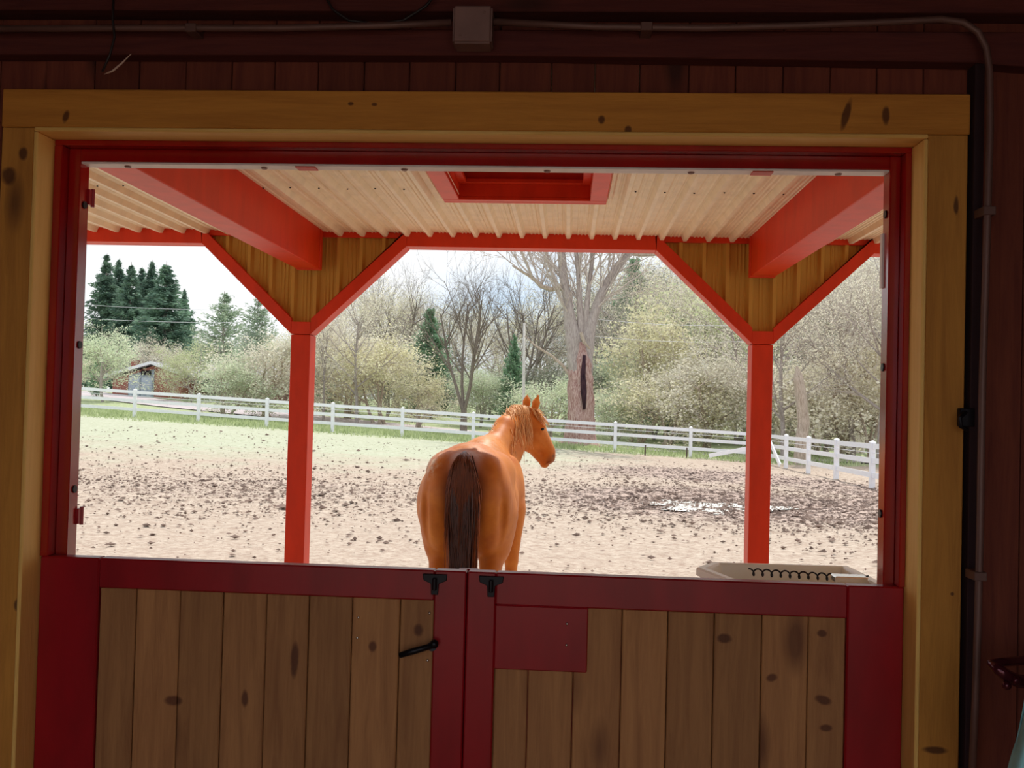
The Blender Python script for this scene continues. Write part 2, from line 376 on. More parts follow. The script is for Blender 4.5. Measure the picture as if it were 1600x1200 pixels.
# stepped red frame
ZD = 1.3083
XL1, XR1, ZT1 = PX(93, 350, YF1), PX(1414, 350, YF1), PZ(800, 233, YF1)        # first step inner edge
XL2, XR2, ZT2 = -1.5033, .919, 2.5077                # innermost
df = tag(empty('door_frame', (0, YF1, 0)), 'stepped glossy red door frame lining the doorway', 'door frame', kind='structure')
for nm, X0, X1 in (('jamb', XL0, XL1), ('jamb', XR1, XR0)):
    bx(nm, X0, X1, YF1, YIN, ZD, ZT1, M_frame_dim, df, .002); bx(nm, X0, X1, 2.752, YIN, 0, ZD, M_red_dim, df, .002)
for nm, X0, X1 in (('stop', XL1, XL2), ('stop', XR2, XR1)):
    bx(nm, X0, X1, YF2, YIN, ZD-.02, ZT1, M_frame_dim, df, .002)
bx('head', XL0, XR0, YF1, YIN, ZT1, ZT0, M_frame_dim, df, .002)
bx('head_stop', XL2, XR2, YF2, YIN, ZT2, ZT1, M_frame_dim, df, .002)
bx('weather_strip', XL2, XR2, YF2+.004, YIN, ZT2-.006, ZT2, M_strip, df, .001)['label'] = 'pale weather strip under the door head'
hm = MB().tube([(0, 0, 0), (0, 0, -.004)], [.011, .008], 10).mesh('strip_plug', M_box)
for px_ in (200, 413, 632, 855, 1080, 1310):
    q = P(px_, 262, 2.78); o = link('plug', hm, df); o.location = (q.x, 2.78, ZT2-.006)
for px_ in (480, 1190):
    q = PX(px_, 262, 2.78); bx('red_patch', q-.03, q+.03, YF2+.01, YIN-.002, ZT2-.009, ZT2-.006, M_red_lit, df, 0)
# bolts and hinge leaves on the jambs, last plate a painted reflection
for side, ys_ in ((XL2, (325, 540, 762)), (XR2, (340, 575, 800))):
    for y in ys_:
        z = PZ(125 if side < 0 else 1378, y, 2.82); s = 1 if side < 0 else -1
        MB().tube([(side, 2.775, z), (side+s*.004, 2.775, z)], .012, 10).build('bolt_hole', M_black, df)
for z in (PZ(140, 315, 2.86), PZ(122, 802, 2.86)):
    MB().box(XL2, XL2+.008, 2.79, 2.815, z-.024, z+.024).tube([(XL2+.007, 2.812, z-.028), (XL2+.007, 2.812, z+.028)], .006, 8).build('hinge_or_glint', M_red_dim, df)
MB().box(XR2-.006, XR2, 2.785, 2.803, PZ(1380, 455, 2.86), PZ(1383, 372, 2.86)).build('hinge_or_glint', M_strip, df)['label'] = 'pale plate imitating a reflection on the right jamb'  # pale plate added in place of a reflection

# dutch door leaves
xm = PX(727, 1000, YF1)
dl = tag(empty('door_1', (XL1, YF1, 0)), 'left lower door leaf with brown planks in a red frame and black handle', 'door', kind='structure')
dr = tag(empty('door_2', (XR1, YF1, 0)), 'right lower door leaf with a red patch panel over the planks', 'door', kind='structure')
xl_a, xl_b = XL0+.002, PX(149, 1050, YF1)
xs_a, xs_b = PX(675, 1050, YF1), xm-.0015
rt_h = PZ(400, 883, YF1)-PZ(400, 930, YF1)
bx('stile', xl_a, xl_b, YF1, 2.75, .05, ZD, M_red_dim, dl, .004); bx('stile', xs_a, xs_b, YF1, 2.75, .05, ZD, M_red_dim, dl, .004)
bx('top_rail', xl_b, xs_a, YF1+.001, 2.75, ZD-rt_h, ZD, M_red_dim, dl, .004); bx('bottom_rail', xl_b, xs_a, YF1+.001, 2.75, .05, .2, M_red_dim, dl, .004)
pe = [149, 206, 275, 343, 411, 478, 546, 621, 675]
for i, (a, b) in enumerate(zip(pe, pe[1:])):
    xa, xb = PX(a, 1060, YF1), PX(b, 1060, YF1)
    bx('plank', xa+.0012, xb-.0012, YF1+.010+.0015*(i % 2), 2.742, .2, ZD-rt_h, M_plank, dl, .003)
xr_a, xr_b = xm+.0015, PX(770, 1100, YF1)
xt_a, xt_b = PX(1322, 1080, YF1), XR0-.002
bx('stile', xr_a, xr_b, YF1, 2.75, .05, ZD, M_red_dim, dr, .004); bx('stile', xt_a, xt_b, YF1, 2.75, .05, ZD, M_red_dim, dr, .004)
bx('top_rail', xr_b, xt_a, YF1+.001, 2.75, ZD-rt_h*1.06, ZD, M_red_dim, dr, .004); bx('bottom_rail', xr_b, xt_a, YF1+.001, 2.75, .05, .2, M_red_dim, dr, .004)
xp, zp = PX(918, 1000, YF1), PZ(850, 1049, YF1)
bx('patch_panel', xr_b, xp, YF1+.002, YF1+.02, zp, ZD-rt_h*1.06, M_red_dim, dr, .003)['label'] = 'square red panel below the top rail'
pe = [770, 824, 895, 970, 1042, 1115, 1190, 1263, 1322]
for i, (a, b) in enumerate(zip(pe, pe[1:])):
    xa, xb = PX(a, 1080, YF1), PX(b, 1080, YF1)
    bx('plank', xa+.0012, xb-.0012, YF1+.022 if xb < xp else YF1+.010+.0015*(i % 2), 2.742, .2, ZD-rt_h*1.06, M_plank, dr, .003)
for d_, x0_, x1_ in ((dl, xl_b, xs_a), (dr, xr_b, xt_a)): bx('gap_light_block', x0_-.01, x1_+.01, 2.7405, 2.7495, .1, ZD-.02, M_red_dim, d_, 0)  # unseen sheet added to stop daylight leaking between the planks
bx('seam_light_block', xm-.03, xm+.03, 2.7502, 2.765, .1, ZD, M_red_dim, dl, .002)  # unseen lath added to stop daylight through the seam
# top iron brackets, handle, screws
for px_, d in ((680, dl), (768, dr)):
    q = P(px_, 900, YF1); X = q.x
    m = MB(); m.prism([(X-.036, YF1-.006, ZD-.010), (X+.036, YF1-.006, ZD-.010), (X+.034, YF1-.006, ZD-.028), (X+.012, YF1-.006, ZD-.038), (X+.01, YF1-.006, ZD-.07), (X-.01, YF1-.006, ZD-.07), (X-.012, YF1-.006, ZD-.038), (X-.034, YF1-.006, ZD-.028)], (0, .006, 0))
    m.tube([(X, YF1-.012, ZD-.055), (X, YF1-.012, ZD-.02)], .007, 8)
    m.build('drop_latch', M_black, d, .0015)
q0, q1 = P(624, 1024, YF1-.03), P(678, 1008, YF1-.025)
m = MB().tube([q0, (q0*.6+q1*.4), q1, (q1.x+.004, YF1+.012, q1.z)], [.008, .0095, .008, .008], 10).ball(q1+Vector((0, .004, .002)), .013, 10, 6)
m.build('handle', M_black, dl, 0, True)
sm = MB().ball((0, 0, 0), .0042, 8, 4, (1, .6, 1)).mesh('screw', M_steel, smooth=True)
for px_, y, d in ((560, 965, dl), (558, 997, dl), (671, 958, dl), (668, 1032, dl), (886, 975, dr), (885, 1008, dr)):
    q = P(px_, y, YF1+(.001 if d is dr else .009)); o = link('screw', sm, d); o.location = q
MB().tube([P(675, 1010, YF1+.005), P(675, 1010, YF1-.006)], .014, 12).build('rose', M_black, dl)

# room shell behind the camera
o = bx('floor', XW0-1, XW1+1.2, -1.4, 2.9, -.1, 0, M_floor, None, 0); tag(o, 'trodden barn floor inside the doorway', 'floor', kind='structure')
o = bx('ceiling', XW0-1, XW1+1.2, -1.4, 2.84, ZC, ZC+.1, M_ceil, None, 0); tag(o, 'dark boarded barn ceiling', 'ceiling', kind='structure')
o = bx('wall_left', XW0-.2, XW0-.05, -1.4, 2.69, 0, ZC, M_wallp, None, 0); tag(o, 'dark plank wall left of the doorway', 'wall', kind='structure')
o = bx('wall_right', XW1+.05, XW1+.2, -1.4, 2.69, 0, ZC, M_wallp, None, 0); tag(o, 'dark plank wall right of the doorway', 'wall', kind='structure')
o = MB().box(XW0-.2, XW0+.35, -1.4, -1.25, 0, ZC).box(XW1-.35, XW1+.2, -1.4, -1.25, 0, ZC).box(XW0+.35, XW1-.35, -1.4, -1.25, 3.0, ZC).build('wall_back', M_wallp); tag(o, 'unseen back wall of the barn with a wide opening added for daylight', 'wall', kind='structure')  # opening added out of view and sized to brighten the inside

# conduit, junction box, hanging bits
YP = 2.555
cpath = [P(x, y, YP) for x, y in ((-150, 46), (180, 44), (440, 44), (600, 40), (705, 35))]
el = tag(empty('electrical_conduit', P(800, 40, YP)), 'dull metal conduit running above the doorway and down its right side', 'conduit')
MB().tube(cpath, .0095, 10).build('pipe', M_pipe, el, 0, True)
cp2 = [P(x, y, YP) for x, y in ((771, 34), (930, 42), (1100, 44), (1250, 40), (1400, 34), (1470, 30), (1505, 35), (1528, 50), (1541, 75), (1546, 110), (1547, 200), (1541, 400), (1535, 600), (1531, 850), (1527, 1000), (1524, 1095), (1515, 1300))]
MB().tube(cp2, .0095, 10).build('pipe', M_pipe, el, 0, True)
for x, y in ((300, 45), (1010, 43), (1544, 330), (1530, 900)):
    q = P(x, y, YP); MB().box(q.x-.016, q.x+.016, YP-.012, YP+.05, q.z-.012, q.z+.012).build('clamp', M_pipe, el, .002)
qa, qb = P(708, 8, 2.53), P(768, 67, 2.53)
jb = MB().box(qa.x, qb.x, 2.53, 2.60, qb.z, qa.z).build('junction_box', M_box, None, .006, seg=2); tag(jb, 'square steel junction box on the conduit above the doorway', 'junction box')
MB().box(qa.x+.004, qb.x-.004, 2.527, 2.532, qb.z+.004, qa.z-.004).build('cover', M_box, jb, .003)
for s_ in ((.2, .2), (.8, .8)):
    q = Vector((qa.x+(qb.x-qa.x)*s_[0], 2.526, qb.z+(qa.z-qb.z)*s_[1])); MB().ball(q, .004, 8, 4, (1, .5, 1)).build('screw', M_box, jb)
o = MB().tube([P(x, y, 2.545) for x, y in ((178, -20), (176, 30), (179, 58), (172, 85), (160, 112))], .0035, 6).build('hanging_cable', M_cable, None, 0, True); tag(o, 'thin black cable dangling above the top left corner of the doorway', 'cable')
o = MB().tube([P(x, y, 2.57) for x, y in ((163, 116), (176, 111), (190, 99), (205, 84))], [.001, .003, .0025, .001], 6).build('straw_stalk', M_straw, None, 0, True); tag(o, 'pale curved straw stalk caught by the black cable end', 'straw')
o = MB().tube([P(x, y, 2.56) for x, y in ((500, -20), (520, 15), (545, 32), (590, 38), (630, 32), (665, 10), (690, -20))], .004, 6).build('sagging_cable', M_cable, None, 0, True); tag(o, 'dark cable sagging over the conduit left of the junction box', 'cable')
# latch hook beside the right casing
q = P(1507, 655, 2.60)
lh = MB().box(q.x-.012, q.x+.028, 2.60, 2.62, q.z-.02, q.z+.03).tube([q+Vector((0, -.01, .02)), q+Vector((-.02, -.02, .005)), q+Vector((-.018, -.02, -.02)), q+Vector((.004, -.015, -.03))], .006, 8).build('hook', M_black, None, .002); tag(lh, 'small black iron hook at the edge of the right casing', 'hook')
xx = PX(1513, 600, 2.61)
o = bx('shadow_strip', xx+.004, xx+.03, 2.605, 2.66, 0, PZ(1530, 100, 2.61), plain('black shadow strip', (.03, .008, .012), .8), None, .002); tag(o, 'narrow strip coloured as the shadow between casing and conduit', 'trim', kind='structure')  # dark strip added where only shadow falls beside the conduit
# maroon bracket low right
q = P(1550, 1040, 2.3)
pb = tag(empty('saddle_bracket', P(1590, 1060, 2.4)), 'glossy dark maroon metal bracket on the wall at the lower right', 'bracket')
MB().tube([P(1548, 1036, 2.3), P(1560, 1046, 2.28), P(1573, 1056, 2.28), P(1590, 1064, 2.3), P(1625, 1068, 2.34), P(1670, 1072, 2.5)], [.010, .014, .015, .016, .016, .016], 12).build('arm', M_maroon, pb, 0, True)
MB().tube([P(1548, 1036, 2.3), P(1575, 1034, 2.36), P(1620, 1030, 2.5), P(1670, 1030, 2.65)], [.009, .011, .012, .012], 12).build('brace', M_maroon, pb, 0, True)
for x, y in ((1587, 1063), (1573, 1071)):
    MB().ball(P(x, y, 2.27), .011, 10, 6).build('bolt', M_maroon, pb, 0, True)
q = P(1655, 1050, 2.62); bx('wall_plate', q.x-.05, q.x+.05, 2.60, 2.66, q.z-.1, q.z+.1, M_maroon, pb)
# teal cloth
rows = []; mb = MB(); v = []; f = []
ctr = [(1604, 1060, 1660), (1597, 1105, 1670), (1590, 1140, 1680), (1586, 1165, 1690), (1580, 1185, 1700), (1570, 1230, 1715), (1562, 1300, 1720)]
nc = 22
for i, (xl, y, xr) in enumerate(ctr):
    for j in range(nc):
        u = j/(nc-1); x = xl+(xr-xl)*u; p = P(x, y, 2.15+.035*math.sin(u*19+i*.35)*(.4+i*.12)+.02*math.sin(u*7+i)); v.append(p)
for i in range(len(ctr)-1):
    for j in range(nc-1): f.append((i*nc+j, i*nc+j+1, (i+1)*nc+j+1, (i+1)*nc+j))
o = mb.add(v, f).build('hanging_blanket', M_teal, None, 0, True)
md = o.modifiers.new('thick', 'SOLIDIFY'); md.thickness = .006
md = o.modifiers.new('sub', 'SUBSURF'); md.levels = 2; md.render_levels = 2
tag(o, 'folded teal cloth hanging at the bottom right corner', 'cloth')

# ---------------------------------------------------------------- porch canopy
YB = 6.6; PW = .145
ZB0, ZB1, ZCEIL = 2.911, 3.03, 3.015
cn = tag(empty('porch_canopy', (0, YB, 0)), 'red timber porch canopy with cream corrugated roof over the doorway', 'canopy')
XPL0, XPL1, XPR0, XPR1 = -2.003, -1.861, 1.284, 1.430
BT = .155
def zpx(x, y): return PZ(x, y, YB)
zcap = zpx(472, 522)
# posts: two in the picture, one more each side outside it
bay = XPR0-XPL0
for x0, x1 in ((XPL0, XPL1), (XPR0, XPR1)):
    bx('post', x0, x1, YB, YB+BT, 0, zcap-.004, M_red_lit, cn, .004)
bx('post', XPL0-bay, XPL1-bay, YB, YB+BT, 0, ZB0, M_red_lit, cn, .004); bx('post', XPR0+bay, XPR1+bay, YB, YB+BT, 0, ZB0, M_red_lit, cn, .004)
sl, sr_ = XPL0-PX(315, 381, YB), PX(635, 386, YB)-XPL1       # reach of the braces left and right of a post
DB = .112
cuts = []
for k in (-1, 0, 1, 2):
    x0 = XPL0+k*bay
    cuts.append((x0-sl, x0+(XPL1-XPL0)+sr_))
    if k in (0, 1):
        xa, xb = (XPL0, XPL1) if k == 0 else (XPR0, XPR1); zl = zcap
        bx('post_cap', xa, xb, YB, YB+BT, zl, zl+DB*.8, M_red_lit, cn, .002)
        for x0_, x1_ in ((xa, xa-sl), (xb, xb+sr_)):
            sp_ = (ZB0-zl)/(x1_-x0_); xu = x0_+(ZB1-zl-DB)/sp_
            MB().prism([(x0_, YB, zl), (x1_, YB, ZB0), (x1_, YB, ZB1), (xu, YB, ZB1), (x0_, YB, zl+DB)], (0, BT, 0)).build('brace', M_red_lit, cn, .002)
for (a0, a1), (b0_, b1) in zip(cuts, cuts[1:]):
    bx('beam', a1, b0_, YB, YB+BT, ZB0, ZB1, M_red_lit, cn, .003)
bx('back_beam', XPL0-bay-.3, XPR1+bay+.3, YB+.085, YB+BT-.004, ZB0+.004, ZB1, M_red_lit, cn, .003)
bx('ceiling_cleat', XPL0-bay, XPR1+bay, YB+.03, YB+.06, ZB1-.055, ZB1+.005, M_red_lit, cn, .002)
# gusset panels: corrugated sheets standing behind the braces
def ribs_profile(x0, x1, pitch, h, origin):
    pts = []; k = math.floor((x0-origin)/pitch)
    x = origin+k*pitch
    seq = ((0, 0), (.18, 0), (.22, .18), (.24, .18), (.28, 0), (.34, 0), (.38, .18), (.40, .18), (.42, 0), (.50, 0), (.54, .18), (.56, .18), (.60, 0), (.66, 0), (.75, 1), (.89, 1), (.98, 0), (1.0, 0))
    while x < x1:
        for a, b in seq[:-1]: pts.append((x+a*pitch, b*h))
        x += pitch
    pts = [p for p in pts if x0 <= p[0] <= x1]
    return [(x0, 0)]+pts+[(x1, 0)]
def gusset(xc0, xc1, side_l, side_r):
    xa, xb = xc0-side_l, xc1+side_r; pr = ribs_profile(xa, xb, .165, .032, xc0+.02); v = []; f = []
    for x, h in pr:
        if x < xc0: zb_ = zcap+.07+(xc0-x)/side_l*(ZB0-zcap)
        elif x > xc1: zb_ = zcap+.07+(x-xc1)/side_r*(ZB0-zcap)
        else: zb_ = zcap+.07
        v += [(x, YB+.07-h, min(zb_, ZB1-.03)), (x, YB+.07-h, ZB1)]
    f = [(2*i, 2*i+2, 2*i+3, 2*i+1) for i in range(len(pr)-1)]
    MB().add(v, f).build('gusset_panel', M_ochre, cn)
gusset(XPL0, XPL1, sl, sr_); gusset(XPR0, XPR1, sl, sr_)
# the beam stands in front only between braces, gusset shows over the beam line near posts
# rafters
ZR = 2.729
for x0, x1 in ((XPL0+.04, -1.794), (1.251, 1.42), (XPL0+.04-bay, -1.794-bay), (1.251+bay, 1.42+bay)):
    bx('rafter', x0, x1, 2.86, YB-.06, ZR, ZCEIL+.02, M_red_lit, cn, .004)
for x0, x1 in ((XPL0+.04, -1.794), (1.251, 1.42)):
    bx('rafter_end', x0-.004, x1+.004, YB-.06, YB-.002, ZR-.004, ZCEIL, M_red_lit, cn, .003)
# roof sheets
HX0, HX1 = PX(695, 317, 5.45)+.096, PX(947, 320, 5.45)-.096
pitch = .165; X = XPL0-bay-.4; org = PX(891, 370, 6.4)-pitch*.9; X = org-math.ceil((org-X)/(pitch*5))*pitch*5
while X < XPR1+bay+.4:
    x1 = X+pitch*5; pr = ribs_profile(X, x1, pitch, .034, org)
    hx0, hx1 = HX0, HX1
    m = MB(); v = []
    segs = [(2.84, YB+.44)]
    for ya, yb in segs:
        v = []
        for x, h in pr: v += [(x, ya, ZCEIL-h), (x, yb, ZCEIL-h), (x, ya, ZCEIL-h+.004), (x, yb, ZCEIL-h+.004)]
        f = []
        for i in range(len(pr)-1):
            a, b = 4*i, 4*i+4; f += [(a, b, b+1, a+1), (a+2, a+3, b+3, b+2)]
        m.add(v, f)
    me = m.mesh('roof_sheet', M_cream)
    # cut the hatch hole
    if x1 > hx0 and X < hx1:
        bm = bmesh.new(); bm.from_mesh(me)
        for co, no in (((0, 4.16, 0), (0, 1, 0)), ((0, 5.372, 0), (0, 1, 0)), ((hx0, 0, 0), (1, 0, 0)), ((hx1, 0, 0), (1, 0, 0))):
            bmesh.ops.bisect_plane(bm, geom=bm.verts[:]+bm.edges[:]+bm.faces[:], plane_co=co, plane_no=no)
        kill = [fc for fc in bm.faces if hx0 < fc.calc_center_median().x < hx1 and 4.16 < fc.calc_center_median().y < 5.372]
        bmesh.ops.delete(bm, geom=kill, context='FACES'); bm.to_mesh(me); bm.free()
    link('roof_sheet', me, cn); X = x1
mb = MB().box(-8, 7, 2.84, YB+.46, ZCEIL+.28, ZCEIL+.31); mb.build('roof_deck', M_cream, cn)  # unseen overhang past the beam, lengthened to shade the horse's rump
bx('eave_board', -8, 7, YB+.42, YB+.445, ZCEIL+.005, ZCEIL+.29, M_red_lit, cn)
# screws in the roof
sm2 = MB().ball((0, 0, 0), .006, 8, 4, (1, 1, .6)).mesh('roof_screw', M_black)
for k in range(-22, 20):
    x = org+pitch*(k+.1)
    if -.82 < x < .28: continue
    o = link('roof_screw', sm2, cn); o.location = (x, 5.25+.01*(k % 3), ZCEIL-.003)
# hatch
H = [P(695, 317, 5.45), P(947, 320, 5.45)]
hx = (H[0].x, H[1].x); hz = H[0].z*.5+H[1].z*.5; hy1 = 5.45; hy0 = 4.15; hw = .095
hf = link('hatch_frame', MB().box(hx[0], hx[1], hy1-.035, hy1, hz, ZCEIL+.02).mesh('hatch_frame', M_red_lit, .003), cn)
hf['label'] = 'red square hatch frame under the canopy roof'
hz_ = hz
for b in ((hx[0], hx[1], hy1-hw, hy1-.036, hz, hz+.02), (hx[0], hx[0]+hw, hy0, hy1-hw-.001, hz, hz+.02), (hx[1]-hw, hx[1], hy0, hy1-hw-.001, hz, hz+.02), (hx[0], hx[1], hy0-hw, hy0-.001, hz, hz+.02),
          (hx[0], hx[0]+.035, hy0-hw, hy1-.036, hz+.021, ZCEIL+.02), (hx[1]-.035, hx[1], hy0-hw, hy1-.036, hz+.021, ZCEIL+.02)):
    bx('hatch_board', *b, M_red_lit, hf, .003)
ix0, ix1, iy0, iy1 = hx[0]+hw, hx[1]-hw, hy0, hy1-hw
m = MB().box(ix0-.02, ix0, iy0, iy1, hz+.02, ZCEIL+.25).box(ix1, ix1+.02, iy0, iy1, hz+.02, ZCEIL+.25).box(ix0-.02, ix1+.02, iy1, iy1+.02, hz+.02, ZCEIL+.25).box(ix0-.02, ix1+.02, iy0-.02, iy0, hz+.02, ZCEIL+.25)
m.build('hatch_curb', M_red_lit, hf)
zs = hz+.09
MB().box(ix0, ix1, iy1-.045, iy1, zs, zs+.025).box(ix0, ix0+.045, iy0, iy1-.045, zs, zs+.025).box(ix1-.045, ix1, iy0, iy1-.045, zs, zs+.025).build('hatch_stop', M_red_lit, hf, .003)
bx('hatch_lid', ix0, ix1, iy0, iy1, zs+.14, zs+.17, M_red_dim, hf)

# ---------------------------------------------------------------- feed tub outside the door
tb = tag(empty('feed_tub', (.8, 3.1, 1.0)), 'cream plastic feed tub hung outside the right door leaf', 'tub')
zt = ZD-.035
A = P(1108, 881, 3.28); ZT_ = PZ(1108, 882, 3.28)
outer = [(PX(1088, 884, 3.22), 3.22), (PX(1112, 881, 3.34), 3.34), (PX(1325, 881, 3.36), 3.36), (PX(1368, 896, 3.12), 3.12), (PX(1400, 908, 2.93), 2.93), (PX(1158, 908, 2.93), 2.93)]
def inset(poly, d):
    c = Vector((sum(p[0] for p in poly)/len(poly), sum(p[1] for p in poly)/len(poly)))
    return [tuple(Vector(p)+(c-Vector(p)).normalized()*d) for p in poly]
zt = ZT_
inn = inset(outer, .035); bot = inset(outer, .09); bin_ = inset(bot, .02); n = len(outer)
def ring(poly, z): return [(p[0], p[1], z) for p in poly]
v = ring(inset(outer, .012), zt-.03)+ring(outer, zt-.028)+ring(outer, zt-.006)+ring(inset(outer, .006), zt)+ring(inset(outer, .03), zt)+ring(inn, zt-.006)+ring(bin_, zt-.26)
f = [(r*n+i, r*n+(i+1) % n, (r+1)*n+(i+1) % n, (r+1)*n+i) for r in range(6) for i in range(n)]+[tuple(range(6*n, 7*n))]
v += ring(inset(outer, .012), zt-.03)+ring(bot, zt-.28); b0 = 7*n
f += [(b0+i, b0+n+i, b0+n+(i+1) % n, b0+(i+1) % n) for i in range(n)]+[tuple(range(b0+n, b0+2*n))]
MB().add(v, f).build('tub_body', M_trough, tb, 0)
# chain of dark loops along the inside back
c0, c1 = P(1170, 901, 3.16), P(1358, 903, 3.10); pts = []
nl = 13; zch = PZ(1250, 898, 3.14)
for k in range(nl*16+1):
    t = k/(nl*16); a = t*nl*2*math.pi; p = Vector(c0)*(1-t)+Vector(c1)*t
    pts.append(Vector((p.x+.009*math.sin(a*1.0), p.y+.008*math.sin(a+1), zch+.010*math.cos(a))))
MB().tube(pts, .0028, 5).build('chain', M_black, tb, 0, True)
MB().box(PX(1300, 900, 3.1), PX(1352, 900, 3.1), 3.06, 3.12, zch-.01, zch+.012).build('snap_hook', M_steel, tb, .004)

# ---------------------------------------------------------------- fence
fence_pts = []
back_px = (-6, 102, 210, 310, 417, 520, 629, 740, 850, 962, 1080, 1187)
for i, px_ in enumerate(back_px):
    Y = 40.4-i*.16; X = PX(px_, 650, Y); fence_pts.append((X, Y))
right_px = ((1228, 34.9), (1263, 32.0), (1307, 28.7), (1363, 25.0), (1440, 21.5))
right = [(fence_pts[-1][0]+.02, fence_pts[-1][1]-.13)]+[(PX(px_, 720, Y), Y) for px_, Y in right_px]
FH = 1.22
def ghere(X, Y): return ground_z(X, Y)
def fence(pts, label, skip_first=False):
    e = empty('paddock_fence', (pts[0][0], pts[0][1], ghere(*pts[0])), label, 'fence')
    for i, (X, Y) in enumerate(pts):
        if i == 0 and skip_first: continue
        z = ghere(X, Y)
        m = MB().box(X-.065, X+.065, Y-.065, Y+.065, z-.1, z+FH)
        m.add([(X-.08, Y-.08, z+FH), (X+.08, Y-.08, z+FH), (X+.08, Y+.08, z+FH), (X-.08, Y+.08, z+FH), (X, Y, z+FH+.06)], [(0, 1, 4), (1, 2, 4), (2, 3, 4), (3, 0, 4), (3, 2, 1, 0)])
        m.build('post', M_white, e)
    for (a, b) in zip(pts, pts[1:]):
        za, zb_ = ghere(*a), ghere(*b)
        for h in (.36, .74, 1.12):
            MB().bar((a[0], a[1], za+h), (b[0], b[1], zb_+h), .045, .135).build('rail', M_white, e)
        MB().tube([(a[0], a[1]-.08, za+.95), (b[0], b[1]-.08, zb_+.95)], .012, 4).build('wire', M_white, e)
    return e
fence(fence_pts, 'long white three-rail paddock fence along the back of the paddock')
fence(right, 'short white three-rail fence run coming forward on the right', True)
o = MB().bar(P(1108, 712, 36.5), P(1172, 700, 36.5), .05, .15).build('fallen_rail', M_white); tag(o, 'white rail leaning against the back fence left of the right porch post', 'rail')
a_, b_ = P(1203, 690, 34.5), P(1219, 727, 33.5)
o = MB().bar(a_, b_, .05, .15).build('leaning_rail', M_white); tag(o, 'white rail leaning at the fence corner right of the porch post', 'rail')
for px_, y0 in ((1008, 707), (1073, 711)):
    Y = 37.6; X = PX(px_, 700, Y); z = ghere(X, Y)
    o = MB().tube([(X, Y, z-.05), (X+.01, Y, z+.42)], .03, 5).build('stake', plain('weathered stake', (.10, .07, .06), .9)); tag(o, 'dark short stake in front of the fence %s' % ('nearer the hollow tree' if px_ == 1008 else 'nearer the fence corner'), 'stake')
# puddle
v = [(2.75, 17.6, 0)]; nseg = 40
for k in range(nseg):
    a = 2*math.pi*k/nseg; r = 1+.25*math.sin(3*a+1)+.15*math.sin(7*a)
    v.append((2.75+1.25*r*math.cos(a), 17.6+.95*r*math.sin(a), 0))
zz = PUD
v = [(a, b, zz) for a, b, c in v]
def fwater(t, b):
    t.links.new(ramp(t, noise(t, coords(t), 3, 4), [(.3, (.72, .72, .68)), (.6, (.85, .85, .82))]), b.inputs['Base Color'])  # pale base puts the sky's reflection into the colour
    b.inputs['Roughness'].default_value = .3; b.inputs['IOR'].default_value = 1.33; b.inputs['Specular IOR Level'].default_value = .8
o = MB().add(v, [(0, k+1, (k+1) % nseg+1) for k in range(nseg)]).build('puddle', mat('pale sky water', fwater)); tag(o, 'pale shallow puddle in the churned mud right of the horse', 'puddle')
# ---------------------------------------------------------------- horse
def surface_nets(val, org, h):
    s = val < 0; nx, ny, nz = val.shape
    cell = np.zeros((nx-1, ny-1, nz-1), np.int8)
    for dx in (0, 1):
        for dy in (0, 1):
            for dz in (0, 1): cell += s[dx:nx-1+dx, dy:ny-1+dy, dz:nz-1+dz]
    act = (cell > 0) & (cell < 8); idx = np.full(cell.shape, -1, np.int64); I = np.argwhere(act); idx[act] = np.arange(len(I))
    acc = np.zeros((len(I), 3)); cnt = np.zeros(len(I))
    cor = [(a, b, c) for a in (0, 1) for b in (0, 1) for c in (0, 1)]
    for p in cor:
        for ax in range(3):
            if p[ax]: continue
            q = list(p); q[ax] = 1
            va = val[I[:, 0]+p[0], I[:, 1]+p[1], I[:, 2]+p[2]]; vb = val[I[:, 0]+q[0], I[:, 1]+q[1], I[:, 2]+q[2]]
            m = (va < 0) != (vb < 0); t = np.where(m, va/np.where(m, va-vb, 1), 0)
            pos = np.tile(np.array(p, float), (len(I), 1)); pos[:, ax] += t
            acc[m] += pos[m]; cnt[m] += 1
    V = (I+acc/cnt[:, None])*h+org
    F = []
    for ax in range(3):
        u, w_ = (ax+1) % 3, (ax+2) % 3
        sl0 = [slice(1, -1)]*3; sl1 = [slice(1, -1)]*3; sl0[ax] = slice(0, -1); sl1[ax] = slice(1, None)
        a, b = s[tuple(sl0)], s[tuple(sl1)]; ch = np.argwhere(a != b); fl = a[tuple(ch.T)]
        g = ch.copy(); g[:, u] += 1; g[:, w_] += 1
        def at(du, dw):
            k = g.copy(); k[:, u] -= du; k[:, w_] -= dw; return idx[k[:, 0], k[:, 1], k[:, 2]]
        q = np.stack([at(0, 0), at(1, 0), at(1, 1), at(0, 1)], -1)
        q = np.where(fl[:, None], q, q[:, ::-1]); F.append(q)
    return V, np.concatenate(F)

